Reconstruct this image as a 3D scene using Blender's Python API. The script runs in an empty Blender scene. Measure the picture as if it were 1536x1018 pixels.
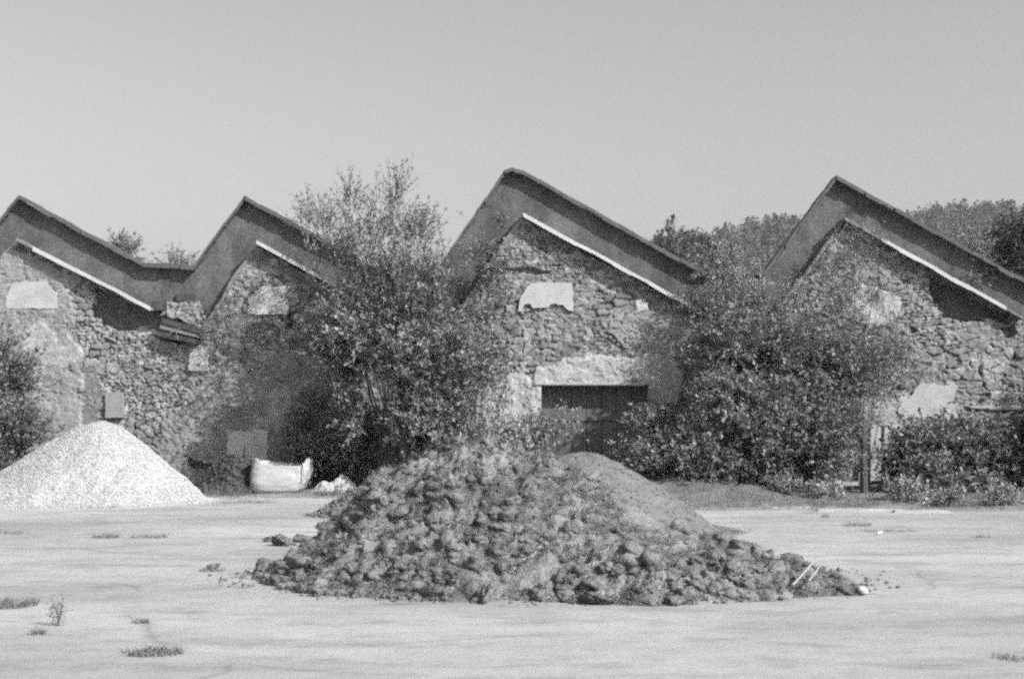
import bpy, math
import numpy as np

# ------------------------------------------------------------------ camera, sky, sun, exposure
SC = bpy.context.scene
COL = SC.collection
F_PX = 1536 * 50.0 / 36.0          # 50 mm lens on a 36 mm frame, photograph 1536 px wide
CAM_H = 1.6
TILT = math.atan((620 - 509) / F_PX)
cam_d = bpy.data.cameras.new("camera")
cam_d.lens = 50.0
cam_d.sensor_width = 36.0
cam_d.sensor_fit = 'HORIZONTAL'
cam_d.clip_start = 0.1
cam_d.clip_end = 3000.0
cam = bpy.data.objects.new("camera", cam_d)
cam.location = (0, 0, CAM_H)
cam.rotation_euler = (math.pi / 2 + TILT, 0, 0)
COL.objects.link(cam)
SC.camera = cam

SUN = np.array([1.3, -1.0, 1.25])
SUN = SUN / np.linalg.norm(SUN)
SUN_EL = math.asin(SUN[2])
SUN_AZ = math.atan2(SUN[0], SUN[1])          # clockwise from +Y
w = bpy.data.worlds.new("World")
SC.world = w
w.use_nodes = True
nt = w.node_tree
nt.nodes.clear()
sky = nt.nodes.new("ShaderNodeTexSky")
sky.sky_type = 'NISHITA'
sky.sun_disc = False
sky.sun_elevation = SUN_EL
sky.sun_rotation = SUN_AZ
sky.dust_density = 3.4
sky.air_density = 1.5
bw = nt.nodes.new("ShaderNodeRGBToBW")
bg = nt.nodes.new("ShaderNodeBackground")
bg.inputs['Strength'].default_value = 0.124
wo = nt.nodes.new("ShaderNodeOutputWorld")
nt.links.new(sky.outputs[0], bw.inputs[0])
nt.links.new(bw.outputs[0], bg.inputs[0])
nt.links.new(bg.outputs[0], wo.inputs[0])

sun_d = bpy.data.lights.new("sun", 'SUN')
sun_d.energy = 4.8
sun_d.angle = math.radians(0.53)
sun = bpy.data.objects.new("sun", sun_d)
from mathutils import Vector
sun.rotation_euler = Vector(SUN.tolist()).to_track_quat('Z', 'Y').to_euler()
sun.location = (20, -10, 30)
COL.objects.link(sun)

SC.view_settings.view_transform = 'Standard'
SC.view_settings.look = 'None'
SC.view_settings.gamma = 1.0
SC.view_settings.exposure = 0.38
SC.view_settings.use_curve_mapping = False
SC.render.engine = 'CYCLES'
SC.cycles.use_denoising = False
SC.cycles.max_bounces = 5
SC.cycles.diffuse_bounces = 3
SC.cycles.transmission_bounces = 3
SC.cycles.filter_width = 2.4
SC.cycles.use_adaptive_sampling = True
SC.cycles.adaptive_threshold = 0.18
SC.cycles.adaptive_min_samples = 18

# ------------------------------------------------------------------ small maths
def at(px, py, Y):
    """The point at depth Y seen at photograph pixel (px, py)."""
    ct, st = math.cos(TILT), math.sin(TILT)
    a, b = (px - 768) / F_PX, (509 - py) / F_PX
    d = np.array([a, ct - st * b, st + ct * b])
    return np.array([0, 0, CAM_H]) + d * (Y / d[1])

def gx(px, Y):
    return at(px, 620, Y)[0]

def gnd(px, py):
    """Point on the ground z=0 seen at pixel."""
    ct, st = math.cos(TILT), math.sin(TILT)
    a, b = (px - 768) / F_PX, (509 - py) / F_PX
    d = np.array([a, ct - st * b, st + ct * b])
    return np.array([0, 0, CAM_H]) + d * (-CAM_H / d[2])

def h2(ix, iy, seed):
    n = (ix.astype(np.int64) * 374761393 + iy.astype(np.int64) * 668265263 + seed * 1442695041) & 0xffffffff
    n = ((n ^ (n >> 13)) * 1274126177) & 0xffffffff
    n = ((n ^ (n >> 16)) * 2246822519) & 0xffffffff
    return ((n ^ (n >> 15)) & 0xffffff) / float(0xffffff)

def vnoise(x, y, seed=0):
    ix, iy = np.floor(x), np.floor(y)
    fx, fy = x - ix, y - iy
    fx = fx * fx * (3 - 2 * fx); fy = fy * fy * (3 - 2 * fy)
    a = h2(ix, iy, seed); b = h2(ix + 1, iy, seed)
    c = h2(ix, iy + 1, seed); d = h2(ix + 1, iy + 1, seed)
    return (a * (1 - fx) + b * fx) * (1 - fy) + (c * (1 - fx) + d * fx) * fy

def fbm(x, y, seed=0, octs=4, gain=0.5):
    s, a, t = 0.0, 1.0, 0.0
    for o in range(octs):
        s = s + a * vnoise(x * 2 ** o + 17.3 * o, y * 2 ** o - 9.1 * o, seed + o)
        t += a; a *= gain
    return s / t                                  # 0..1

def vnoise3(p, seed=0):
    return (vnoise(p[:, 0] + 3.7 * np.floor(p[:, 2]), p[:, 1] + 1.3 * np.floor(p[:, 2]), seed) +
            vnoise(p[:, 1], p[:, 2], seed + 5) + vnoise(p[:, 0], p[:, 2], seed + 9)) / 3

def inpoly(x, y, poly):
    r = np.zeros(x.shape, bool)
    n = len(poly)
    for i in range(n):
        x0, y0 = poly[i]; x1, y1 = poly[(i + 1) % n]
        if y0 == y1:
            continue
        c = ((y0 > y) != (y1 > y)) & (x < (x1 - x0) * (y - y0) / (y1 - y0) + x0)
        r ^= c
    return r

def unit(v):
    return v / np.maximum(np.linalg.norm(v, axis=-1, keepdims=True), 1e-9)

# ------------------------------------------------------------------ mesh and object helpers
def mesh_np(name, V, Q=None, T=None, tone=None, smooth=False):
    me = bpy.data.meshes.new(name)
    V = np.asarray(V, np.float32)
    me.vertices.add(len(V))
    me.vertices.foreach_set("co", V.ravel())
    parts, starts, n = [], [], 0
    for A in (Q, T):
        if A is not None and len(A):
            A = np.asarray(A, np.int32)
            k = A.shape[1]
            parts.append(A.ravel())
            starts.append(n + np.arange(len(A), dtype=np.int32) * k)
            n += A.size
    me.loops.add(n)
    me.loops.foreach_set("vertex_index", np.concatenate(parts))
    st = np.concatenate(starts)
    me.polygons.add(len(st))
    me.polygons.foreach_set("loop_start", st)
    if tone is not None:
        a = me.attributes.new("tone", 'FLOAT', 'POINT')
        a.data.foreach_set("value", np.asarray(tone, np.float32))
    me.update(calc_edges=True)
    if smooth:
        me.polygons.foreach_set("use_smooth", np.ones(len(st), bool))
    me.validate()
    return me

def wloc(o):
    L = np.zeros(3)
    while o is not None:
        L = L + np.array(o.location); o = o.parent
    return L

class MB:
    """Collects shapes in world coordinates and links them as ONE mesh object."""
    def __init__(self):
        self.v, self.f, self.t = [], [], []
    def add(self, vs, fs, tone=0.5):
        o = len(self.v)
        self.v += [tuple(map(float, p)) for p in vs]
        self.f += [tuple(i + o for i in f) for f in fs]
        self.t += [tone] * len(vs)
    def box(self, x0, x1, y0, y1, z0, z1, tone=0.5):
        self.add([(x0, y0, z0), (x1, y0, z0), (x1, y1, z0), (x0, y1, z0), (x0, y0, z1), (x1, y0, z1), (x1, y1, z1), (x0, y1, z1)],
                 [(0, 3, 2, 1), (4, 5, 6, 7), (0, 1, 5, 4), (1, 2, 6, 5), (2, 3, 7, 6), (3, 0, 4, 7)], tone)
    def prism(self, poly, y0, y1, tone=0.5):
        """polygon in (x, z), extruded along y; counter-clockwise seen from the camera"""
        n = len(poly)
        vs = [(p[0], y0, p[1]) for p in poly] + [(p[0], y1, p[1]) for p in poly]
        fs = [tuple(range(n)), tuple(range(2 * n - 1, n - 1, -1))]
        fs += [((i + 1) % n, i, n + i, n + (i + 1) % n) for i in range(n)]
        self.add(vs, fs, tone)
    def tube(self, pts, radii, sides=6, tone=0.5):
        pts = [np.asarray(p, float) for p in pts]
        vs, fs = [], []
        for i, p in enumerate(pts):
            d = pts[min(i + 1, len(pts) - 1)] - pts[max(i - 1, 0)]
            d = d / max(np.linalg.norm(d), 1e-9)
            a = np.cross(d, (0.31, 0.91, 0.27)); a /= np.linalg.norm(a)
            b = np.cross(d, a)
            for k in range(sides):
                t = 2 * math.pi * k / sides
                vs.append(p + radii[i] * (math.cos(t) * a + math.sin(t) * b))
        for i in range(len(pts) - 1):
            for k in range(sides):
                k2 = (k + 1) % sides
                fs.append((i * sides + k, i * sides + k2, (i + 1) * sides + k2, (i + 1) * sides + k))
        fs.append(tuple(range(sides - 1, -1, -1)))
        fs.append(tuple(range((len(pts) - 1) * sides, len(pts) * sides)))
        self.add(vs, fs, tone)
    def link(self, name, mat, parent=None, loc=None, smooth=False):
        L = wloc(parent) if parent is not None else np.array(loc if loc is not None else (0, 0, 0), float)
        V = np.array(self.v) - L
        me = bpy.data.meshes.new(name)
        me.from_pydata(V.tolist(), [], self.f)
        a = me.attributes.new("tone", 'FLOAT', 'POINT')
        a.data.foreach_set("value", np.array(self.t, np.float32))
        if smooth:
            me.polygons.foreach_set("use_smooth", [True] * len(me.polygons))
        me.update()
        return put(name, me, mat, parent, None if parent is not None else loc)

def put(name, me, mat, parent=None, loc=None):
    o = bpy.data.objects.new(name, me)
    me.materials.append(mat)
    if parent is not None:
        o.parent = parent
        if loc is not None:
            o.location = np.array(loc) - np.array(parent.location)
    elif loc is not None:
        o.location = tuple(loc)
    COL.objects.link(o)
    return o

def link_np(name, mat, V, Q=None, T=None, tone=None, parent=None, loc=None, smooth=False):
    L = wloc(parent) if parent is not None else np.array(loc if loc is not None else (0, 0, 0), float)
    me = mesh_np(name, np.asarray(V) - L, Q, T, tone, smooth)
    return put(name, me, mat, parent, None if parent is not None else L)

def thing(name, label, cat, loc, group=None):
    o = bpy.data.objects.new(name, None)
    o.empty_display_size = 0.3
    o.location = tuple(float(c) for c in loc)
    COL.objects.link(o)
    return tag(o, label, cat, group)

def tag(o, label, cat, group=None, kind=None):
    o['label'] = label
    o['category'] = cat
    if group: o['group'] = group
    if kind: o['kind'] = kind
    return o

def structure(o, label=None, cat=None):
    o['kind'] = 'structure'
    if label: o['label'] = label
    if cat: o['category'] = cat
    return o

# ------------------------------------------------------------------ materials (all neutral greys: the photograph is black and white)
def ramp(nodes, stops):
    r = nodes.new("ShaderNodeValToRGB")
    e = r.color_ramp.elements
    while len(e) < len(stops):
        e.new(0.5)
    for el, (p, c) in zip(e, stops):
        el.position = p
        el.color = (c, c, c, 1)
    return r

def gmat(name, base, var=0.25, scale=4.0, detail=8.0, rough=0.85, bump=0.0, bscale=30.0, bdist=0.02, attr=False, stretch=(1, 1, 1),
         translucent=0.0, spec=0.3, fine=0.0, fscale=60.0):
    """base grey, times a noise, times the per-point 'tone' of the mesh (its own colour) when attr"""
    m = bpy.data.materials.new(name)
    m.use_nodes = True
    t = m.node_tree; n = t.nodes; n.clear()
    out = n.new("ShaderNodeOutputMaterial")
    p = n.new("ShaderNodeBsdfPrincipled")
    p.inputs['Roughness'].default_value = rough
    p.inputs['Specular IOR Level'].default_value = spec
    tc = n.new("ShaderNodeTexCoord")
    mp = n.new("ShaderNodeMapping")
    mp.inputs['Scale'].default_value = stretch
    t.links.new(tc.outputs['Object'], mp.inputs[0])
    ns = n.new("ShaderNodeTexNoise")
    ns.inputs['Scale'].default_value = scale
    ns.inputs['Detail'].default_value = detail
    ns.inputs['Roughness'].default_value = 0.65
    t.links.new(mp.outputs[0], ns.inputs['Vector'])
    r = ramp(n, [(0.28, base * (1 - var)), (0.72, base * (1 + var))])
    t.links.new(ns.outputs['Fac'], r.inputs[0])
    col = r.outputs[0]
    if fine:
        nf = n.new("ShaderNodeTexNoise")
        nf.inputs['Scale'].default_value = fscale
        nf.inputs['Detail'].default_value = 4
        t.links.new(tc.outputs['Object'], nf.inputs['Vector'])
        rf = ramp(n, [(0.3, 1 - fine), (0.7, 1 + fine)])
        t.links.new(nf.outputs['Fac'], rf.inputs[0])
        mx = n.new("ShaderNodeVectorMath"); mx.operation = 'MULTIPLY'
        t.links.new(col, mx.inputs[0]); t.links.new(rf.outputs[0], mx.inputs[1])
        col = mx.outputs[0]
    if attr:
        at_ = n.new("ShaderNodeAttribute"); at_.attribute_name = "tone"
        mx = n.new("ShaderNodeVectorMath"); mx.operation = 'MULTIPLY'
        t.links.new(col, mx.inputs[0]); t.links.new(at_.outputs['Fac'], mx.inputs[1])
        col = mx.outputs[0]
    t.links.new(col, p.inputs['Base Color'])
    if bump:
        nb = n.new("ShaderNodeTexNoise")
        nb.inputs['Scale'].default_value = bscale
        nb.inputs['Detail'].default_value = 6
        t.links.new(tc.outputs['Object'], nb.inputs['Vector'])
        b = n.new("ShaderNodeBump")
        b.inputs['Strength'].default_value = bump
        b.inputs['Distance'].default_value = bdist
        t.links.new(nb.outputs['Fac'], b.inputs['Height'])
        t.links.new(b.outputs[0], p.inputs['Normal'])
    surf = p.outputs[0]
    if translucent:
        tr = n.new("ShaderNodeBsdfTranslucent")
        t.links.new(col, tr.inputs[0])
        mix = n.new("ShaderNodeMixShader"); mix.inputs[0].default_value = translucent
        t.links.new(p.outputs[0], mix.inputs[1]); t.links.new(tr.outputs[0], mix.inputs[2])
        surf = mix.outputs[0]
    t.links.new(surf, out.inputs[0])
    return m

M = {
    'stone': gmat('rubble_stone', 1.0, 0.28, 9.0, 10, 0.92, 0.5, 70, 0.012, attr=True, fine=0.15, fscale=90),
    'plaster': gmat('old_plaster', 0.95, 0.18, 5.0, 9, 0.9, 0.3, 60, 0.006, attr=True, fine=0.08, fscale=80),
    'dark_render': gmat('dark_render', 0.10, 0.5, 2.6, 12, 0.95, 0.5, 50, 0.01, stretch=(1, 1, 0.6), fine=0.35, fscale=28),
    'roof': gmat('roof_tile', 0.10, 0.3, 3.0, 8, 0.9, 0.5, 20, 0.03),
    'slate': gmat('weathered_slate', 0.2, 0.4, 5.0, 8, 0.9, 0.6, 30, 0.03),
    'white_board': gmat('white_flashing', 0.46, 0.15, 3.0, 8, 0.5, attr=False),
    'old_board': gmat('weathered_board', 0.2, 0.35, 6.0, 8, 0.8, 0.4, 40, 0.01),
    'dark_wood': gmat('dark_wood', 0.06, 0.4, 6.0, 8, 0.8, 0.4, 40, 0.01),
    'door': gmat('door_metal', 0.11, 0.25, 1.6, 8, 0.8, 0.2, 30, 0.01),
    'leaf': gmat('leaf', 1.0, 0.25, 1.2, 3, 0.6, attr=True, translucent=0.25, spec=0.22),
    'bark': gmat('bark', 0.075, 0.35, 12.0, 6, 0.9, 0.5, 40, 0.02),
    'turf': gmat('turf_soil', 1.0, 0.35, 5.0, 12, 0.97, 0.9, 45, 0.03, attr=True, fine=0.3, fscale=45, spec=0.1),
    'soil': gmat('soil', 1.0, 0.25, 6.0, 12, 0.97, 0.8, 70, 0.02, attr=True, fine=0.25, fscale=70, spec=0.1),
    'gravel': gmat('white_gravel', 1.02, 0.10, 6.0, 10, 0.9, 0.25, 60, 0.02, attr=True),
    'bag': gmat('woven_plastic', 0.40, 0.08, 5.0, 6, 0.55, 0.15, 120, 0.003),
    'grass': gmat('grass_blade', 1.0, 0.2, 3.0, 3, 0.6, attr=True, translucent=0.2),
    'white': gmat('chalky_white', 0.30, 0.1, 6.0, 6, 0.7),
    'forest': gmat('forest_leaf', 1.0, 0.2, 0.2, 3, 0.9, attr=True, translucent=0.15, spec=0.1),
    'hill': gmat('hill_soil', 0.12, 0.3, 0.05, 6, 1.0, spec=0.0),
}

def ground_material():
    m = bpy.data.materials.new('worn_concrete')
    m.use_nodes = True
    t = m.node_tree; n = t.nodes; n.clear()
    out = n.new("ShaderNodeOutputMaterial")
    p = n.new("ShaderNodeBsdfPrincipled")
    p.inputs['Roughness'].default_value = 0.9
    p.inputs['Specular IOR Level'].default_value = 0.2
    t.links.new(p.outputs[0], out.inputs[0])
    tc = n.new("ShaderNodeTexCoord")
    def noise(scale, stretch, detail=8, rough=0.6, off=(0, 0, 0)):
        mp = n.new("ShaderNodeMapping")
        mp.inputs['Scale'].default_value = stretch
        mp.inputs['Location'].default_value = off
        t.links.new(tc.outputs['Object'], mp.inputs[0])
        k = n.new("ShaderNodeTexNoise")
        k.inputs['Scale'].default_value = scale
        k.inputs['Detail'].default_value = detail
        k.inputs['Roughness'].default_value = rough
        t.links.new(mp.outputs[0], k.inputs['Vector'])
        return k.outputs['Fac']
    def mul(a, b):
        x = n.new("ShaderNodeVectorMath"); x.operation = 'MULTIPLY'
        t.links.new(a, x.inputs[0]); t.links.new(b, x.inputs[1])
        return x.outputs[0]
    def rmp(v, stops):
        r = ramp(n, stops); t.links.new(v, r.inputs[0]); return r.outputs[0]
    c = rmp(noise(0.35, (0.55, 1, 1), 9), [(0.3, 0.25), (0.5, 0.34), (0.70, 0.42)])
    c = mul(c, rmp(noise(1.6, (0.5, 1.2, 1), 9, 0.65, (4, 2, 0)), [(0.30, 0.66), (0.47, 1.0), (1, 1.06)]))     # damp and dusty patches
    c = mul(c, rmp(noise(0.9, (0.4, 1.2, 1), 8, 0.7, (9, 1, 0)), [(0.30, 0.70), (0.46, 1.0), (1, 1.03)]))       # long drag marks
    c = mul(c, rmp(noise(3.6, (0.8, 1, 1), 10, 0.7, (1, 5, 0)), [(0.32, 0.80), (0.5, 1.0), (0.75, 1.05)]))       # grit and spots
    c = mul(c, rmp(noise(55, (1, 1, 1), 4, 0.6), [(0.3, 0.86), (0.7, 1.12)]))
    # slab joints and cracks with dirt in them
    mp = n.new("ShaderNodeMapping"); mp.inputs['Scale'].default_value = (0.16, 0.28, 1); mp.inputs['Location'].default_value = (0.2, 0.37, 0)
    wn = n.new("ShaderNodeTexNoise"); wn.inputs['Scale'].default_value = 1.3; wn.inputs['Detail'].default_value = 5
    t.links.new(tc.outputs['Object'], wn.inputs['Vector'])
    ad = n.new("ShaderNodeVectorMath"); ad.operation = 'MULTIPLY_ADD'
    ad.inputs[1].default_value = (0.5, 0.5, 0)
    t.links.new(wn.outputs['Color'], ad.inputs[0]); t.links.new(tc.outputs['Object'], ad.inputs[2])
    t.links.new(ad.outputs[0], mp.inputs[0])
    vo = n.new("ShaderNodeTexVoronoi"); vo.feature = 'DISTANCE_TO_EDGE'; vo.inputs['Scale'].default_value = 1.0
    t.links.new(mp.outputs[0], vo.inputs['Vector'])
    crack = rmp(vo.outputs['Distance'], [(0.0, 0.72), (0.006, 1.0), (1, 1)])
    gate = rmp(noise(0.5, (1, 1, 1), 3, 0.5, (3, 8, 0)), [(0.45, 1), (0.55, 0)])
    mx = n.new("ShaderNodeMixRGB"); mx.inputs[2].default_value = (1, 1, 1, 1)
    t.links.new(gate, mx.inputs[0]); t.links.new(crack, mx.inputs[1])
    c = mul(c, mx.outputs[0])
    t.links.new(c, p.inputs['Base Color'])
    b = n.new("ShaderNodeBump"); b.inputs['Strength'].default_value = 0.5; b.inputs['Distance'].default_value = 0.02
    t.links.new(noise(14, (0.6, 1, 1), 9, 0.7), b.inputs['Height'])
    t.links.new(b.outputs[0], p.inputs['Normal'])
    return m

# ------------------------------------------------------------------ ground
nx, ny = 160, 160
xs = np.linspace(-1, 1, nx); xs = np.sign(xs) * np.abs(xs) ** 2.5 * 520
ys = np.linspace(0, 1, ny) ** 2.5 * 760 - 60
GX, GY = np.meshgrid(xs, ys)
GZ = 0.0 * GX
idx = np.arange(nx * ny).reshape(ny, nx)
gq = np.stack([idx[:-1, :-1], idx[:-1, 1:], idx[1:, 1:], idx[1:, :-1]], -1).reshape(-1, 4)
g = link_np('ground', ground_material(), np.stack([GX, GY, GZ], -1).reshape(-1, 3), gq)
structure(g, 'pale worn concrete yard', 'ground')

def grid_quads(ny, nx):
    idx = np.arange(nx * ny).reshape(ny, nx)
    return np.stack([idx[:-1, :-1], idx[:-1, 1:], idx[1:, 1:], idx[1:, :-1]], -1).reshape(-1, 4)

# raised verge of soil along the foot of the factory
x = np.linspace(-16, 18, 420); y = np.linspace(22.5, 29.99, 110)
VX, VY = np.meshgrid(x, y)
edge = np.where(VX > 2.0, 23.35, 26.9) + np.where(VX > 2.0, 1.2 * np.clip(1 - (VX - 2.0) / 1.2, 0, 1), 0)
edge = edge + (fbm(VX * 0.9, VY * 0.4, 3) - 0.5) * 0.9
s = np.clip((VY - edge) / 3.0, 0, 1)
VZ = -0.03 + np.clip((VY - edge) / 0.35, 0, 1) * 0.05 + s ** 1.2 * 0.08 + np.clip((VY - edge) / 0.5, 0, 1) * (fbm(VX * 3, VY * 3, 8, 5) - 0.45) * 0.10
bank = np.exp(-((VX - 3.3) / 1.6) ** 2) * np.exp(-((VY - 27.3) / 1.8) ** 2) * 0.35
VZ = VZ + bank
VT = 0.10 + 0.11 * fbm(VX * 1.2, VY * 1.2, 21, 5) + 0.10 * np.clip(1 - (VY - edge) / 1.2, 0, 1)
def verge_z(px, py):
    i = int(np.clip((px + 16) / 34 * 419, 0, 419)); j = int(np.clip((py - 22.5) / 7.49 * 109, 0, 109))
    return max(0.0, float(VZ[j, i]))
vg = link_np('verge_ground', M['soil'], np.stack([VX, VY, VZ], -1).reshape(-1, 3), grid_quads(110, 420), tone=VT.ravel(), smooth=True)
structure(vg, 'raised strip of dry soil and litter along the foot of the factory', 'verge')

# ------------------------------------------------------------------ the factory
WY = 30.0          # plane of the front wall
UY = 30.2          # plane of the taller wall behind it
def P(px, py, Y=WY):
    q = at(px, py, Y)
    return (q[0], q[2])
def PL(pts, Y=WY):
    return [P(a, b, Y) for a, b in pts]

factory = thing('stone_factory', 'derelict stone factory with a sawtooth row of four gables, blocked openings and crumbling plaster', 'factory', (0, WY, 0))

# outline of the front wall (photograph pixels)
TOP = [(-330, 480), (-68, 478), (24, 362), (228, 466), (243, 470), (246, 452), (300, 452), (312, 480), (385, 368), (590, 484), (676, 484), (720, 416), (785, 328),
       (1078, 486), (1156, 486), (1190, 440), (1268, 334), (1535, 482), (1600, 490), (1900, 490)]
top_xz = PL(TOP)
def wall_outline():
    return [(top_xz[0][0], -0.3)] + top_xz + [(top_xz[-1][0], -0.3)]

PANELS = [[(13, 461), (14, 445), (24, 426), (72, 424), (82, 434), (86, 438), (86, 461)], [(375, 469), (375, 446), (384, 442), (391, 432), (428, 432), (430, 469)],
          [(781, 462), (790, 436), (799, 427), (856, 426), (856, 455), (795, 455)], [(345, 690), (345, 648), (383, 647), (400, 640), (400, 690)], [(161, 624), (161, 590), (186, 590), (186, 624)],
          [(287, 554), (287, 536), (312, 536), (312, 554)], [(1481, 639), (1481, 630), (1493, 630), (1493, 639)], [(1352, 626), (1352, 608), (1381, 577), (1432, 580), (1428, 600), (1434, 626)]]
def masonry():
    step = 0.02
    x0, x1 = P(-150, 500)[0], P(1680, 500)[0]
    xs = np.arange(x0, x1, step); zs = np.arange(-0.1, 6.1, step)
    X, Z = np.meshgrid(xs, zs)
    # warp so that nothing runs straight
    wx = X + (fbm(X * 2.1, Z * 2.1, 11) - 0.5) * 0.16 + (fbm(X * 9, Z * 9, 12, 3) - 0.5) * 0.05
    wz = Z + (fbm(X * 1.3, Z * 1.7, 13) - 0.5) * 0.16 + (fbm(X * 9, Z * 9, 14, 3) - 0.5) * 0.04
    # stones: jittered lattices of two sizes, some points dropped so that neighbours grow, cells wider than tall
    def cells(cw, ch, sd, drop):
        gxi, gzi = wx / cw, wz / ch
        bx, bz = np.floor(gxi).astype(int), np.floor(gzi).astype(int)
        F1 = np.full(X.shape, 9.0); F2 = np.full(X.shape, 9.0)
        ID = np.zeros(X.shape); CX = np.zeros(X.shape); CZ = np.zeros(X.shape)
        for dz in (-1, 0, 1):
            for dx in (-2, -1, 0, 1, 2):
                cx, cz = bx + dx, bz + dz
                keep = h2(cx, cz, 77 + sd) > drop
                jx = cx + 0.5 + 0.45 * (cz % 2) + (h2(cx, cz, 31 + sd) - 0.5) * 0.8
                jz = cz + 0.5 + (h2(cx, cz, 32 + sd) - 0.5) * 0.42
                ddx, ddz = gxi - jx, (gzi - jz) * 0.95
                d = (np.abs(ddx) ** 4.5 + np.abs(ddz) ** 4.5) ** (1 / 4.5)
                d = np.where(keep, d, 9)
                closer = d < F1
                F2 = np.where(closer, F1, np.minimum(F2, d))
                ID = np.where(closer, h2(cx, cz, 55 + sd), ID)
                CX = np.where(closer, ddx, CX); CZ = np.where(closer, ddz, CZ)
                F1 = np.where(closer, d, F1)
        return F2 - F1, ID, CX, CZ
    A = cells(0.24, 0.135, 0, 0.2); B = cells(0.14, 0.07, 1000, 0.15)
    small = fbm(X * 0.9, Z * 1.8, 19, 4) > 0.46
    E, ID, CX, CZ = [np.where(small, b_, a_) for a_, b_ in zip(A, B)]
    rough = fbm(X * 14, Z * 14, 41, 4); rough2 = fbm(X * 6, Z * 8, 43, 5)
    e = np.clip((E + (rough - 0.5) * 0.16) / np.where(small, 0.19, 0.115), 0, 1)
    e = e * e * (3 - 2 * e)
    id2 = (ID * 57.31) % 1.0; id3 = (ID * 193.7) % 1.0
    tilt = ((id2 - 0.5) * CX * 0.12 + (id3 - 0.5) * CZ * 0.12) * np.where(small, 0.6, 1)
    fill = np.clip((fbm(X * 0.8, Z * 0.8, 71, 4) - 0.50) * 6, 0, 1)             # here the joints were pointed flush
    h = e * (0.032 + 0.026 * ID + tilt * 0.7) + (rough - 0.5) * 0.032 + (rough2 - 0.5) * 0.03 + fill * (1 - e) * 0.02
    tone = np.where(e > 0.3, 0.16 + 0.22 * id3 ** 1.2, 0.085 + 0.15 * fill) * (0.7 + 0.6 * rough) * (0.8 + 0.4 * rough2)
    big = fbm(X * 0.5, Z * 0.5, 81, 4)
    tone = tone * (0.66 + 0.46 * big)

    nx_ = (fbm(X * 3.5, Z * 3.5, 91, 5) - 0.5); nz_ = (fbm(X * 3.5, Z * 3.5, 92, 5) - 0.5)
    def mask(poly, ragged=0.25):
        return inpoly(X + nx_ * ragged, Z + nz_ * ragged, PL(poly))
    fineN = fbm(X * 30, Z * 30, 95, 3)
    med = fbm(X * 4, Z * 4, 96, 5)
    nA = [(fbm(X * 6, Z * 6, 193 + i, 5) - 0.5) for i in range(4)]
    def coat(poly, t, lift=0.075, ragged=0.25, keep=0.12, spread=0.4):
        nonlocal h, tone
        pp = PL(poly)
        k = 0.0
        for i, sc in enumerate((0.7, 0.95, 1.2, 1.5)):                 # plaster that thins out in layers at its edges
            k = k + 0.25 * inpoly(X + nx_ * ragged * sc + nA[i] * 0.10, Z + nz_ * ragged * sc + nA[3 - i] * 0.10, pp)
        worn = np.clip((fbm(X * 5, Z * 5, int(poly[0][0]) + 400, 5) - 0.36) * 8, 0.72, 1)
        k = k * worn
        h = h * (1 - k) + k * (lift + h * keep + (fineN - 0.5) * 0.014 + (med - 0.5) * 0.025)
        tone = tone * (1 - k) + k * t * (1 - spread / 2 + spread * med + (fineN - 0.5) * 0.3)
    # coats of plaster that survive
    coat([(-140, 372), (60, 385), (95, 400), (92, 425), (118, 470), (108, 496), (124, 540), (128, 575), (127, 700), (-150, 700)], 0.24, ragged=0.35, keep=0.3)
    coat([(36, 490), (72, 486), (88, 520), (112, 512), (118, 540), (96, 552), (70, 552), (66, 580), (48, 600), (36, 560)], 0.33, 0.085, 0.3)
    coat([(60, 600), (126, 600), (128, 660), (60, 660)], 0.26, 0.082, 0.2)
    coat([(128, 555), (150, 555), (150, 680), (128, 680)], 0.17, 0.03, 0.2)
    coat([(238, 640), (330, 560), (420, 520), (480, 560), (520, 560), (520, 760), (230, 760)], 0.22, 0.06, 0.5, 0.45)
    coat([(385, 640), (398, 604), (430, 570), (440, 600), (418, 650)], 0.30, 0.07, 0.5)
    coat([(285, 520), (298, 515), (312, 520), (314, 536), (284, 536)], 0.4, 0.075, 0.15)
    coat([(950, 452), (962, 447), (972, 456), (970, 470), (952, 470)], 0.4, 0.085, 0.15)
    coat([(965, 470), (1010, 465), (1090, 500), (1130, 520), (1130, 560), (1000, 540), (930, 520), (905, 480)], 0.24, 0.06, 0.5, 0.5)
    coat([(690, 570), (790, 560), (800, 600), (796, 680), (680, 690)], 0.36, 0.085, 0.35, 0.15)
    coat([(700, 568), (768, 566), (772, 600), (704, 602)], 0.44, 0.1, 0.1, 0.1)
    coat([(796, 640), (796, 575), (806, 552), (846, 538), (1000, 530), (1030, 560), (1014, 606), (972, 606), (972, 577), (812, 577), (812, 640)], 0.38, 0.09, 0.24, 0.12)
    coat([(1258, 432), (1322, 430), (1345, 446), (1350, 474), (1320, 492), (1262, 478)], 0.36, 0.08, 0.2, 0.15)
    coat([(1320, 650), (1345, 600), (1378, 590), (1400, 640), (1380, 660)], 0.36, 0.08, 0.3)
    coat([(1285, 600), (1345, 600), (1345, 720), (1285, 720)], 0.34, 0.08, 0.25)
    # broken places, deeper than the face of the wall
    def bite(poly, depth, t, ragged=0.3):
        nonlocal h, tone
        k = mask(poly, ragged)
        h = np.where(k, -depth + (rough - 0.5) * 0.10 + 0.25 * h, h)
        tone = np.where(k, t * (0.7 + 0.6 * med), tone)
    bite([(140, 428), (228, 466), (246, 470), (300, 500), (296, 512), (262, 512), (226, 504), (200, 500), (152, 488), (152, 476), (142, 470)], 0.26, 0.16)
    bite([(1392, 408), (1520, 475), (1515, 482), (1478, 474), (1474, 486), (1412, 474), (1404, 456), (1396, 446)], 0.30, 0.14)
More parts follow.
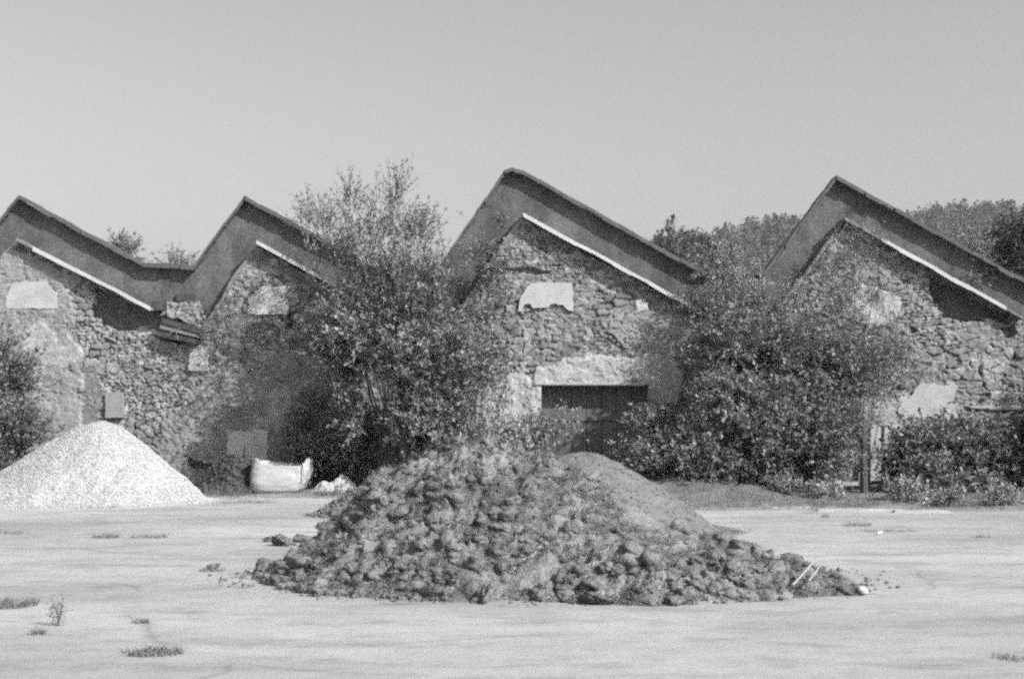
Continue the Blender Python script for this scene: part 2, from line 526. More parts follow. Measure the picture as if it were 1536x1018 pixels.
    bite([(1500, 492), (1520, 488), (1526, 500), (1508, 508)], 0.15, 0.15, 0.1)
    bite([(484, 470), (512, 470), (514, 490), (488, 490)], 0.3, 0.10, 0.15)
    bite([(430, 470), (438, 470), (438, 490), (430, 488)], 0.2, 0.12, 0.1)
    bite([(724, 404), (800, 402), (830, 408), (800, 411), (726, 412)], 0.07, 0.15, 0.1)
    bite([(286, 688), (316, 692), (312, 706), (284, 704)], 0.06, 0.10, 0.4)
    # the ledge right of the second doorway
    k = mask([(1452, 609), (1540, 609), (1540, 615), (1452, 614)], 0.03)
    h = np.where(k, 0.10, h); tone = np.where(k, 0.28, tone)
    h = h + (fbm(X * 0.35, Z * 0.35, 101, 3) - 0.5) * 0.05
    for pn in PANELS:
        h = np.where(inpoly(X, Z, PL(pn)), np.minimum(h, 0.03), h)                       # the wall itself bulges
    ins = inpoly(X + nx_ * 0.02, Z + nz_ * 0.06, wall_outline())
    dl, dr = P(812, 577), P(972, 577)
    door = (X > dl[0]) & (X < dr[0]) & (Z < dl[1])
    ins &= ~door
    return X, Z, h, tone, ins, dl, dr

WX, WZ, WH, WT, WIN, DL, DR = masonry()
SPLIT = [-150, 265, 632, 1117, 1680]
WLAB = ['gable wall with plaster flaking off the rubble stone', None, None, None]
for b in range(4):
    xa, xb = P(SPLIT[b], 500)[0], P(SPLIT[b + 1], 500)[0]
    cols = np.where((WX[0] >= xa - 0.011) & (WX[0] <= xb + 0.011))[0]
    sl = slice(cols[0], cols[-1] + 1)
    ins = WIN[:, sl]
    V = np.stack([WX[:, sl], WY - WH[:, sl], WZ[:, sl]], -1).reshape(-1, 3)
    Q = grid_quads(ins.shape[0], ins.shape[1])
    ok = ins.ravel()[Q].all(1)
    Q = Q[ok]
    used = np.unique(Q); remap = np.full(len(V), -1); remap[used] = np.arange(len(used))
    link_np('gable_wall', M['stone'], V[used], remap[Q], tone=WT[:, sl].ravel()[used], parent=factory, smooth=False)
# wall core behind the face, open at the doorway
mb = MB()
zc = P(0, 486)[1]
mb.box(top_xz[0][0], DL[0] - 0.02, WY + 0.45, WY + 0.9, -0.2, zc)
mb.box(DR[0] + 0.02, top_xz[-1][0], WY + 0.45, WY + 0.9, -0.2, zc)
mb.box(DL[0] - 0.02, DR[0] + 0.02, WY + 0.45, WY + 0.9, DL[1] + 0.02, zc)
mb.link('wall_core', M['dark_render'], factory)
# doorway: reveals, lintel edge, door
mb = MB()
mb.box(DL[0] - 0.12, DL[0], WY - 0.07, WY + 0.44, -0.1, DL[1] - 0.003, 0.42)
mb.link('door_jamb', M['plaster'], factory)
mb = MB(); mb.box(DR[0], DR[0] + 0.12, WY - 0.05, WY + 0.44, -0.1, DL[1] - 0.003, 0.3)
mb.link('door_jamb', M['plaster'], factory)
mb = MB(); mb.box(DL[0] - 0.14, DR[0] + 0.10, WY - 0.115, WY + 0.44, DL[1], DL[1] + 0.05, 0.4)
mb.link('lintel', M['plaster'], factory)
mb = MB()
n_pl = 7
for i in range(n_pl):
    a = DL[0] + (DR[0] - DL[0]) * i / n_pl; b2 = DL[0] + (DR[0] - DL[0]) * (i + 1) / n_pl
    mb.box(a + 0.006, b2 - 0.006, WY + 0.28 + 0.006 * (i % 2), WY + 0.34, -0.1, DL[1] - 0.03)
mb.box(DL[0], DR[0], WY + 0.345, WY + 0.40, -0.1, DL[1] - 0.01)
door = mb.link('door', M['door'], factory)
mb = MB(); mb.box(DL[0] + 0.03, DR[0] - 0.03, WY + 0.25, WY + 0.279, DL[1] - 0.75, DL[1] - 0.66)
mb.link('ledge', M['door'], door)

# blocked windows and small covers on the face
def ragged_poly(pts, seed, amp=0.012, sub=0.07):
    pts = [np.array(p) for p in pts]; out = []
    for i in range(len(pts)):
        a, b3 = pts[i], pts[(i + 1) % len(pts)]
        k = max(1, int(np.linalg.norm(b3 - a) / sub))
        for j in range(k):
            out.append(a + (b3 - a) * j / k)
    r = np.random.default_rng(seed)
    return [tuple(p + r.normal(0, amp, 2)) for p in out][::1]
def panel(name, pts, front, t, seed, label=None, amp=0.010, back=0.06, mat='plaster'):
    mbp = MB()
    pl = ragged_poly(PL(pts), seed, amp)
    mbp.prism(pl, WY - front, WY + back, t)
    o = mbp.link(name, M[mat], factory)
    if label: o['label'] = label
    return o
panel('blocked_window', [(11, 463), (12, 445), (22, 424), (72, 422), (82, 434), (88, 438), (88, 463)], 0.105, 0.40, 1, 'whitewashed window block with clean straight sill')
panel('blocked_window', [(373, 471), (374, 452), (373, 446), (382, 440), (382, 436), (389, 436), (389, 430), (430, 430), (432, 446), (430, 455), (433, 460), (433, 472)], 0.10, 0.5, 2, 'whitewashed window block with stepped left edge')
panel('blocked_window', [(776, 466), (781, 450), (788, 434), (797, 425), (858, 424), (860, 466), (852, 466), (845, 458), (828, 456), (822, 461), (800, 462), (793, 456), (786, 458), (782, 467)], 0.105, 0.40, 3, 'white window block with ragged broken bottom')
panel('blocked_doorway', [(343, 690), (343, 646), (372, 645), (403, 644), (402, 690)], 0.11, 0.46, 4, 'pale rendered door block', 0.016)
panel('hatch_cover', [(160, 626), (160, 589), (187, 588), (188, 626)], 0.11, 0.26, 5, 'grey square hatch board', 0.004)
mc = panel('plate', [(285, 556), (285, 534), (313, 533), (314, 555), (306, 557)], 0.12, 0.42, 6, 'small white square plate with a round hole', 0.006)
q = at(300, 547, WY)
mb = MB(); mb.tube([(q[0], WY - 0.124, q[2]), (q[0], WY - 0.128, q[2])], [0.032, 0.032], 10)
mb.link('hole', M['dark_wood'], mc)
panel('plate', [(1480, 640), (1480, 629), (1494, 629), (1495, 640)], 0.12, 0.42, 7, 'small white plate below the ledge', 0.004)
panel('plaster_patch', [(1350, 606), (1368, 590), (1379, 575), (1434, 578), (1428, 602), (1418, 605), (1436, 607), (1437, 627), (1424, 633), (1406, 627), (1388, 632), (1368, 625), (1352, 630), (1345, 618)], 0.115, 0.42, 9, 'bright plaster patch with a straight top edge', 0.012)
mb = MB()
for k_, (a, b4) in enumerate([(1302, 1319), (1324, 1334), (1335, 1345)]):
    p0, p1 = P(a, 640), P(b4, 705)
    mb.box(p0[0], p1[0], WY - 0.16, WY - 0.10, 0.2, p0[1] + 0.03 * k_, 0.45)
o = mb.link('white_door', M['plaster'], factory)

# upper wall, upper roof (the taller building just behind)
UP = [[(-330, 397), (-62, 397), (28, 293), (215, 394), (252, 396)],
      [(252, 396), (290, 398), (367, 293), (560, 399), (610, 401)],
      [(610, 401), (655, 402), (757, 256), (770, 252), (786, 256), (1045, 401), (1100, 404)],
      [(1100, 404), (1148, 406), (1255, 263), (1630, 470), (1900, 474)]]
def slope_slab(mb, a, b5, y0, y1, th, tone=0.5):
    """a, b: (x, z) on the top line; vertical thickness th"""
    vs = [(a[0], y0, a[1]), (b5[0], y0, b5[1]), (b5[0], y1, b5[1]), (a[0], y1, a[1]),
          (a[0], y0, a[1] - th), (b5[0], y0, b5[1] - th), (b5[0], y1, b5[1] - th), (a[0], y1, a[1] - th)]
    mb.add(vs, [(0, 1, 2, 3), (4, 7, 6, 5), (0, 4, 5, 1), (1, 5, 6, 2), (2, 6, 7, 3), (3, 7, 4, 0)], tone)
def wobble(pts, seed, sub=0.5, amp=0.012):
    r = np.random.default_rng(seed); out = []
    for i in range(len(pts) - 1):
        a, b6 = np.array(pts[i]), np.array(pts[i + 1])
        k = max(1, int(np.linalg.norm(b6 - a) / sub))
        for j in range(k):
            p = a + (b6 - a) * j / k
            if j: p = p + r.normal(0, amp, 2)
            out.append(tuple(p))
    out.append(tuple(pts[-1]))
    return out
for b in range(4):
    tl = wobble([P(a, c, UY - 0.2) for a, c in UP[b]], 40 + b, 0.35, 0.005)
    wl = [(p[0] * UY / (UY - 0.2), (p[1]) - 0.075 + 0.02) for p in tl]
    mb = MB()
    mb.prism([(wl[0][0], 2.6)] + [(wl[-1][0], 2.6)] + wl[::-1], UY, UY + 0.22)
    mb.link('upper_wall', M['dark_render'], factory)
    mb = MB()
    rr = np.random.default_rng(90 + b)
    for i in range(len(tl) - 1):                       # short lengths of tile along the verge, none quite level with the next
        p0, p1 = np.array(tl[i]), np.array(tl[i + 1])
        k = max(1, int(np.linalg.norm(p1 - p0) / 0.2))
        for j in range(k):
            u0, u1 = p0 + (p1 - p0) * j / k, p0 + (p1 - p0) * (j + 1.03) / k
            dz = rr.normal(0, 0.008)
            slope_slab(mb, (u0[0], u0[1] + dz), (u1[0], u1[1] + dz + rr.normal(0, 0.006)), UY - 0.2 + rr.uniform(-0.02, 0.02), UY + 0.32, 0.085 + rr.uniform(-0.012, 0.02))
    mb.link('roof', M['roof'], factory)

# lower roof edge over the front gables, with its flashing
FR = [dict(l=[(-66, 474), (24, 357)], r=[(24, 357), (226, 461)], fl='full', fr=(24, 226)),
      dict(l=[(297, 502), (385, 361)], r=[(385, 361), (600, 481)], fl='full', fr=(385, 520)),
      dict(l=[(676, 478), (785, 320)], r=[(785, 320), (1080, 480)], fl='short', fr=(785, 1072)),
      dict(l=[(1150, 486), (1268, 326)], r=[(1268, 326), (1535, 475)], fl='full', fr=(1328, 1512))]
for b, d in enumerate(FR):
    mb = MB()
    fy = WY - 0.27
    L = wobble([P(*p, WY - 0.03) for p in d['l']], 60 + b, 0.4, 0.014); L[-1] = P(*d['r'][0], fy); R = wobble([P(*p, fy) for p in d['r']], 70 + b, 0.4, 0.006)
    if b == 2:      # the lower left eave has fallen away
        L = [p for p in L if p[1] > P(0, 408, fy)[1]]
    if b == 2:
        L2 = wobble([P(*p, WY) for p in d['l']], 80 + b, 0.4, 0.02)
        for i in range(len(L2) - 1):
            slope_slab(mb, L2[i], L2[i + 1], WY - 0.02, UY - 0.01, 0.05)
    for S in (L, R):
        for i in range(len(S) - 1):
            slope_slab(mb, S[i], S[i + 1], fy if S is R else WY - 0.03, (UY if S is R or b != 2 else WY - 0.03) - 0.012, 0.055)
    front = mb.link('front_roof', M['slate'], factory)
    # flashing
    mb = MB(); r = np.random.default_rng(5 + b)
    xa, xb = gx(d['fr'][0], fy - 0.02), gx(d['fr'][1], fy - 0.02)
    for i in range(len(R) - 1):
        if R[i][0] >= xa - 0.05 and R[i + 1][0] <= xb + 0.2:
            th = 0.085 + r.uniform(-0.012, 0.012)
            slope_slab(mb, (R[i][0], R[i][1] + 0.012), (R[i + 1][0], R[i + 1][1] + 0.012), fy - 0.022, fy - 0.002, th)
    o = mb.link('flashing', M['white_board'], front)
    if d['fl'] != 'none':
        mb = MB()
        SL = L if d['fl'] == 'full' else L[-3:]
        for i in range(len(SL) - 1):
            slope_slab(mb, (SL[i][0], SL[i][1] + 0.01), (SL[i + 1][0], SL[i + 1][1] + 0.01), WY - 0.055, WY - 0.032, 0.13)
        mb.link('bargeboard', M['old_board'], front)

# broken gutter box in the first valley
mb = MB()
def beam(mb, a, b7, y0, y1, th, tone=0.5):
    slope_slab(mb, P(*a, y0), P(*b7, y0), y0, y1, th, tone)
beam(mb, (243, 476), (300, 492), WY - 0.34, WY - 0.05, 0.12)
beam(mb, (240, 497), (296, 509), WY - 0.30, WY - 0.0, 0.10)
beam(mb, (265, 440), (292, 442), WY + 0.12, WY + 0.5, 0.16)
beam(mb, (226, 452), (250, 450), WY - 0.05, WY + 0.3, 0.2)
gut = mb.link('valley_gutter', M['dark_wood'], factory)
mb = MB(); beam(mb, (240, 487), (297, 501), WY - 0.31, WY - 0.05, 0.075)
mb.tube([at(253, 501, WY - 0.38), at(270, 492, WY - 0.4)], [0.012, 0.01], 5)
mb.tube([at(262, 492, WY - 0.38), at(267, 507, WY - 0.36)], [0.01, 0.008], 5)
mb.link('gutter_board', M['old_board'], gut)

# ------------------------------------------------------------------ vegetation
def leaves(rng, Pp, D, L, nleaf, ll, lw, t0, t1, droop=0.15, splay=0.9):
    """sprays: nleaf leaves along each twig; returns verts, quads, tone, twig verts, twig quads"""
    k = len(Pp)
    t = rng.uniform(0.08, 1.0, (k, nleaf))
    pos = Pp[:, None] + D[:, None] * (L[:, None] * t)[..., None]
    pos[..., 2] -= droop * (L[:, None] * t) ** 2
    pos += rng.normal(0, 0.02, pos.shape)
    dirs = unit(D[:, None] * 0.55 + rng.normal(0, splay * 0.6, pos.shape) + np.array([0, 0, 0.1]))
    side = unit(np.cross(dirs, rng.normal(0, 1, pos.shape) + np.array([0.0, 0.0, 1.2])))
    nor = np.cross(side, dirs)
    s = rng.uniform(0.5, 1.35, (k, nleaf, 1)) * rng.uniform(0.75, 1.25, (k, 1, 1))
    a = pos; b = pos + dirs * ll * s * 0.45 + side * lw * s * 0.5 + nor * lw * 0.12
    c = pos + dirs * ll * s - nor * ll * 0.08; d = pos + dirs * ll * s * 0.45 - side * lw * s * 0.5 + nor * lw * 0.12
    V = np.stack([a, b, c, d], 2).reshape(-1, 3)
    Q = np.arange(len(V)).reshape(-1, 4)
    tone = 1.7 * rng.uniform(t0, t1, (k, 1)) * rng.uniform(0.75, 1.25, (k, nleaf))
    tone = np.repeat(tone.ravel(), 4)
    # twigs as three-sided tubes
    e = Pp + D * L[:, None]; e[:, 2] -= droop * L ** 2
    u = unit(np.cross(D, np.array([0.3, 0.8, 0.5]))); v = np.cross(D, u)
    ang = [0, 2.094, 4.189]
    r0 = (0.004 + 0.004 * L)[:, None]
    A = [Pp + r0 * (math.cos(x_) * u + math.sin(x_) * v) for x_ in ang]
    B = [e + 0.0015 * (math.cos(x_) * u + math.sin(x_) * v) for x_ in ang]
    TV = np.stack(A + B, 1).reshape(-1, 3)
    o = (np.arange(k) * 6)[:, None]
    TQ = np.concatenate([o + np.array([[0, 1, 4, 3]]), o + np.array([[1, 2, 5, 4]]), o + np.array([[2, 0, 3, 5]])], 0)
    return V, Q, tone, TV, TQ

def crown_points(rng, blobs, n, clump, thr, shell=0.35):
    """sample twig starts in ellipsoids (cx,cy,cz,rx,ry,rz,weight); thinned by a noise so that there are gaps"""
    ws = np.array([b[6] for b in blobs], float); ws /= ws.sum()
    out, dr = [], []
    for b, w_ in zip(blobs, ws):
        m = int(n * w_ * 2.2) + 8
        u = unit(rng.normal(0, 1, (m, 3)))
        r = (shell + (1 - shell) * rng.random(m)) * (0.82 + 0.36 * vnoise3(u * 2.3 + b[0], 7))
        p = np.array(b[:3]) + u * r[:, None] * np.array(b[3:6])
        k = vnoise3(p * clump + 31.7, 3) > thr
        k &= p[:, 2] > 0.05
        p, u = p[k], u[k]
        q_ = max(6, int(n * w_))
        out.append(p[:q_]); dr.append(u[:q_])
    return np.concatenate(out), np.concatenate(dr)

def blob(px, py, rx, ry, Y, depth, wgt=1.0):
    c = at(px, py, Y)
    s = Y / F_PX
    return (c[0], Y, c[2], rx * s, depth, ry * s, wgt)

def shrub(name, label, cat, base, blobs, n, ll=0.085, lw=0.045, t0=0.10, t1=0.2, L=(0.25, 0.6), nleaf=14, clump=1.6, thr=0.44, up=0.35, out=0.6, jit=0.5,
          stems=14, stem_r=0.025, seed=1, droop=0.2, shell=0.35, group=None, trunk=None, mat='leaf'):
    rng = np.random.default_rng(seed)
    base = np.array(base, float)
    root = thing(name, label, cat, base, group)
    Pp, U = crown_points(rng, blobs, n, clump, thr, shell)
    D = unit(U * out + np.array([0, 0, up]) + rng.normal(0, jit, U.shape))
    Ls = rng.uniform(L[0], L[1], len(Pp))
    V, Q, T, TV, TQ = leaves(rng, Pp, D, Ls, nleaf, ll, lw, t0, t1, droop)
    cr = link_np('foliage', M[mat], V, Q, tone=T, parent=root)
    mb = MB()
    pick = rng.choice(len(Pp), min(stems, len(Pp)), replace=False)
    if trunk:
        h_, r_ = trunk
        tp = base + np.array([rng.normal(0, 0.1), 0, h_])
        mb.tube([base - np.array([0, 0, 0.1]), base + (tp - base) * 0.5 + np.array([0.04, 0, 0]), tp], [r_ * 1.25, r_, r_ * 0.75], 8)
    for i in pick:
        s = (base + np.array([rng.normal(0, 0.12), rng.normal(0, 0.12), -0.05])) if not trunk else tp - np.array([0, 0, rng.uniform(0, 0.35) * trunk[0]])
        e = Pp[i]
        mid = s + (e - s) * 0.5 + np.array([rng.normal(0, 0.08), rng.normal(0, 0.08), 0.12 * np.linalg.norm(e - s)])
        q1 = s + (mid - s) * 0.5 + rng.normal(0, 0.03, 3); q3 = mid + (e - mid) * 0.5 + rng.normal(0, 0.05, 3)
        r_ = stem_r * rng.uniform(0.6, 1.1)
        mb.tube([s, q1, mid, q3, e], [r_, r_ * 0.8, r_ * 0.6, r_ * 0.42, r_ * 0.2], 5)
    TVl = TV.tolist(); o0 = len(mb.v)
    mb.v += [tuple(p) for p in TVl]; mb.t += [0.5] * len(TVl); mb.f += [tuple(int(i) + o0 for i in f) for f in TQ]
    mb.link('trunk' if trunk else 'stems', M['bark'], root)
    return root

def vbase(px, Y):
    x_ = gx(px, Y)
    return (x_, Y, verge_z(x_, Y))

# 1 the tall airy tree in the second valley
shrub('tall_tree', 'tall airy young tree rising above the roof valley, sky showing through its upright twigs', 'tree', vbase(600, 28.3),
      [blob(580, 430, 100, 55, 28.3, 1.1, 1.5), blob(560, 345, 90, 52, 28.3, 0.9, 0.50), blob(625, 350, 42, 48, 28.3, 0.7, 0.26), blob(478, 335, 40, 40, 28.3, 0.5, 0.17),
       blob(592, 298, 22, 34, 28.3, 0.3, 0.10), blob(530, 300, 25, 22, 28.3, 0.3, 0.06), blob(495, 400, 52, 45, 28.3, 0.7, 0.35), blob(640, 425, 42, 45, 28.3, 0.7, 0.4)],
      1150, 0.075, 0.03, 0.09, 0.19, (0.3, 0.8), 11, 2.4, 0.45, 0.9, 0.4, 0.4, 22, 0.028, 11, 0.05, 0.1)
# 2 dense shrubs below it
shrub('dense_shrub', 'large dense leafy shrub below the tall airy tree, behind the turf heap', 'shrub', vbase(625, 28.4),
      [blob(590, 485, 110, 60, 28.0, 1.0, 1.2), blob(590, 560, 105, 70, 28.3, 0.9, 1.5), blob(620, 630, 90, 65, 28.5, 0.8, 1.3), blob(670, 640, 60, 60, 28.0, 0.8, 0.8), blob(690, 560, 45, 60, 27.9, 0.9, 0.5),
       blob(640, 690, 70, 30, 28.4, 0.6, 0.6), blob(600, 640, 75, 60, 28.0, 0.5, 0.9), blob(590, 575, 80, 55, 27.9, 0.5, 0.7), blob(505, 520, 45, 50, 28.1, 0.7, 0.35)],
      3900, 0.085, 0.048, 0.07, 0.19, (0.2, 0.6), 15, 1.05, 0.49, 0.35, 0.6, 0.5, 20, 0.022, 12)
shrub('bramble_bush', 'low dark bramble bush right behind the white bulk bag', 'bramble', vbase(480, 29.4),
      [blob(525, 655, 45, 42, 28.95, 0.35, 1.0), blob(465, 660, 34, 28, 29.1, 0.3, 0.5), blob(485, 635, 45, 40, 29.4, 0.35, 1.0), blob(455, 665, 28, 28, 29.45, 0.3, 0.5), blob(525, 655, 40, 45, 29.35, 0.35, 0.9), blob(500, 690, 45, 25, 29.4, 0.3, 0.6)],
      1200, 0.075, 0.045, 0.08, 0.18, (0.2, 0.5), 14, 1.9, 0.46, 0.3, 0.7, 0.6, 18, 0.014, 13, 0.45)
shrub('wall_creeper', 'thin leafy creeper spreading over the left slope of the tallest gable', 'creeper', vbase(700, 29.5),
      [blob(720, 400, 55, 55, 29.6, 0.12, 1.0), blob(700, 470, 60, 60, 29.55, 0.15, 1.0), blob(745, 350, 22, 28, 30.3, 0.2, 0.22), blob(700, 350, 20, 30, 30.2, 0.2, 0.2), blob(725, 540, 55, 45, 29.5, 0.2, 0.5)],
      430, 0.055, 0.032, 0.10, 0.2, (0.18, 0.5), 11, 2.2, 0.47, 0.5, 0.5, 0.6, 16, 0.012, 14, 0.2)
shrub('sapling', 'slim sapling with scattered leaves in front of the pale plaster beside the dark doorway', 'sapling', vbase(745, 28.6),
      [blob(740, 640, 45, 55, 28.6, 0.6, 1.0), blob(790, 650, 35, 25, 28.4, 0.6, 0.6), blob(735, 585, 30, 30, 28.8, 0.4, 0.35)],
      220, 0.07, 0.04, 0.10, 0.2, (0.25, 0.6), 12, 1.7, 0.46, 0.6, 0.5, 0.5, 12, 0.014, 15, 0.2)
shrub('bramble_bush', 'pale bramble arching over the left foot of the dark doorway', 'bramble', vbase(835, 28.4),
      [blob(828, 625, 32, 15, 28.5, 0.4, 0.9), blob(790, 672, 35, 20, 28.2, 0.5, 0.7)],
      150, 0.075, 0.042, 0.13, 0.24, (0.25, 0.6), 12, 1.8, 0.42, 0.3, 0.6, 0.6, 12, 0.012, 16, 0.5)
shrub('bramble_bush', 'tangled bramble covering the right half of the dark doorway', 'bramble', vbase(955, 27.8),
      [blob(990, 658, 40, 36, 28.2, 0.7, 0.8), blob(1010, 695, 72, 36, 27.4, 0.9, 1.0), blob(955, 690, 30, 28, 27.8, 0.5, 0.4)],
      1100, 0.08, 0.045, 0.08, 0.2, (0.25, 0.7), 14, 1.9, 0.46, 0.3, 0.7, 0.6, 20, 0.013, 17, 0.45)
# twigs added straight out of the second gable to rake it with streaks of shadow
rngc = np.random.default_rng(404)
nW = 150
uu, vv = rngc.uniform(300, 505, nW * 3), rngc.uniform(430, 650, nW * 3)
kk = (fbm(uu / 38, vv / 38, 51, 3) > 0.46) & (vv > 800 - uu) & (vv > 300 + (uu - 385) * 0.7)
uu, vv = uu[kk][:nW], vv[kk][:nW]
Pp = np.array([at(a, b, WY - 0.02) for a, b in zip(uu, vv)])
D = unit(np.stack([rngc.normal(0, 0.22, len(Pp)), -np.ones(len(Pp)), rngc.normal(0.05, 0.22, len(Pp))], -1))
V, Q, T, TV, TQ = leaves(rngc, Pp, D, rngc.uniform(0.3, 0.85, len(Pp)), 12, 0.055, 0.026, 0.09, 0.18, 0.12)
root = thing('wall_creeper', 'sparse creeper added to cast shadow streaks on the gable above the white bulk bag', 'creeper', at(400, 690, WY - 0.05))
link_np('foliage', M['leaf'], V, Q, tone=T, parent=root)
link_np('stems', M['bark'], TV, TQ, parent=root)

# 3 the right-hand mass
shrub('dense_shrub', 'broad dense shrub filling the valley between the tallest gable and the gable right of it', 'shrub', vbase(1085, 27.2),
      [blob(1112, 540, 58, 50, 28.3, 1.1, 1.1), blob(1105, 614, 68, 60, 27.6, 1.2, 1.3), blob(1110, 680, 95, 50, 26.9, 1.1, 1.0), blob(1120, 490, 55, 30, 28.7, 0.7, 0.4)],
      2900, 0.085, 0.048, 0.065, 0.185, (0.2, 0.75), 15, 1.1, 0.475, 0.35, 0.6, 0.5, 24, 0.03, 18)
shrub('dense_shrub', 'round topped dense shrub in front of the right gable, beside the wooden post', 'shrub', vbase(1225, 27.2),
      [blob(1215, 560, 90, 75, 28.2, 1.3, 1.4), blob(1215, 640, 72, 62, 27.5, 1.3, 1.2), blob(1195, 695, 65, 40, 26.7, 1.0, 0.7), blob(1270, 560, 55, 55, 28.4, 0.8, 0.4)],
      2800, 0.07, 0.042, 0.065, 0.18, (0.2, 0.75), 15, 1.1, 0.475, 0.35, 0.6, 0.5, 24, 0.03, 19)
shrub('feathery_shrub', 'pale feathery shrub rising out of the roof valley in front of the wooded hill', 'shrub', vbase(1110, 29.3),
      [blob(1105, 450, 75, 45, 29.2, 0.6, 1.2), blob(1085, 405, 40, 28, 29.3, 0.5, 0.4), blob(1165, 460, 45, 40, 29.2, 0.5, 0.5), blob(1140, 420, 25, 22, 29.3, 0.4, 0.2)],
      700, 0.05, 0.024, 0.12, 0.23, (0.2, 0.5), 15, 1.8, 0.44, 0.9, 0.4, 0.5, 18, 0.014, 20, 0.1)
shrub('feathery_shrub', 'sparse twiggy shrub veiling the blocked window of the right gable', 'shrub', vbase(1290, 29.1),
      [blob(1290, 470, 75, 50, 29.2, 0.4, 0.9), blob(1290, 540, 80, 50, 29.0, 0.5, 1.1), blob(1340, 560, 50, 45, 29.2, 0.4, 0.5), blob(1290, 380, 45, 40, 29.5, 0.2, 0.35)],
      800, 0.048, 0.024, 0.11, 0.2, (0.2, 0.55), 12, 1.8, 0.46, 0.9, 0.4, 0.5, 26, 0.010, 21, 0.1)
shrub('low_bush', 'low spreading leafy bush at the foot of the right gable, right of the wooden post', 'bush', vbase(1400, 27.6),
      [blob(1385, 680, 48, 42, 27.8, 0.8, 1.0), blob(1450, 676, 44, 44, 27.7, 0.8, 0.8), blob(1495, 700, 34, 32, 27.4, 0.6, 0.35), blob(1425, 712, 75, 24, 27.2, 0.8, 0.5), blob(1350, 705, 30, 30, 27.4, 0.6, 0.35)],
      1500, 0.085, 0.048, 0.08, 0.21, (0.22, 0.55), 14, 1.8, 0.46, 0.35, 0.6, 0.55, 20, 0.016, 22, 0.3)
shrub('feathery_shrub', 'wispy bush growing on the far right roof edge before the wooded hill', 'shrub', at(1465, 470, 30.4),
      [blob(1465, 410, 26, 48, 30.4, 0.35, 1.0), blob(1455, 370, 18, 22, 30.4, 0.25, 0.3)],
      220, 0.05, 0.026, 0.10, 0.2, (0.2, 0.5), 12, 2.0, 0.42, 0.9, 0.4, 0.5, 10, 0.01, 23, 0.1)
shrub('dense_shrub', 'dark dense shrub at the left edge before the plastered gable', 'shrub', vbase(-10, 27.2),
      [blob(0, 590, 50, 85, 27.4, 0.9, 1.0), blob(10, 660, 50, 55, 27.0, 0.9, 0.8), blob(-50, 600, 60, 90, 27.4, 1.0, 0.9)],
      1500, 0.08, 0.042, 0.06, 0.16, (0.25, 0.6), 14, 1.7, 0.45, 0.5, 0.6, 0.5, 18, 0.02, 24, 0.2)
shrub('dense_shrub', 'big shrub just beyond the right edge shading the end of the wall, its leaves darkened to stand for shade', 'shrub', (14.2, 26.8, 0.1),
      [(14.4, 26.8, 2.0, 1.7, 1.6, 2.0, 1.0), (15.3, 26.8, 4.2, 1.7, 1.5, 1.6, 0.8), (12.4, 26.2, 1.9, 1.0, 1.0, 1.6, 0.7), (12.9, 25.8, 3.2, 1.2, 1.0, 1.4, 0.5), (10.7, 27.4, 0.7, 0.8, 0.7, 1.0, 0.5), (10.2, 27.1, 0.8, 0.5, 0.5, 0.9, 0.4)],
      5200, 0.09, 0.06, 0.025, 0.065, (0.25, 0.6), 15, 1.4, 0.42, 0.4, 0.6, 0.5, 14, 0.03, 25, 0.2)  # leaf tone set very low: the shade on these leaves is painted in
# trees seen over the roofs
shrub('distant_tree', 'small tree top peeping over the roof left of the first roof valley', 'tree', (gx(188, 52), 52, 0),
      [blob(190, 384, 20, 14, 52, 0.8, 1.0), blob(180, 372, 10, 10, 52, 0.5, 0.3)], 120, 0.12, 0.06, 0.08, 0.16, (0.4, 0.9), 14, 1.0, 0.4, 0.6, 0.5, 0.5, 8, 0.03, 26, 0.1, trunk=(4.5, 0.12))
shrub('distant_tree', 'low grassy looking tree top peeping over the middle of the first roof valley', 'tree', (gx(266, 52), 52, 0),
      [blob(268, 402, 20, 8, 52, 0.8, 1.0)], 80, 0.11, 0.05, 0.10, 0.19, (0.4, 0.9), 14, 1.0, 0.4, 0.8, 0.5, 0.5, 8, 0.03, 27, 0.1, trunk=(4.3, 0.12))
shrub('distant_tree', 'round tree behind the roof at the left end of the wooded hill', 'tree', (gx(1010, 70), 70, 0),
      [blob(1015, 385, 42, 35, 70, 2.0, 1.0), blob(1060, 400, 40, 35, 70, 2.0, 0.7)], 480, 0.2, 0.11, 0.06, 0.13, (0.5, 1.1), 16, 0.8, 0.42, 0.5, 0.6, 0.5, 10, 0.06, 28, 0.1, trunk=(6, 0.2))
shrub('distant_tree', 'dark heavy tree at the right edge in front of the wooded hill', 'tree', (gx(1540, 60), 60, 0),
      [blob(1530, 365, 36, 48, 60, 1.6, 1.0), blob(1570, 380, 45, 60, 60, 1.8, 1.0), blob(1520, 405, 35, 35, 60, 1.4, 0.6)], 1000, 0.17, 0.10, 0.03, 0.075, (0.5, 1.0), 16, 0.8, 0.42, 0.4, 0.6, 0.5, 10, 0.06, 29, 0.1, trunk=(5.5, 0.22))

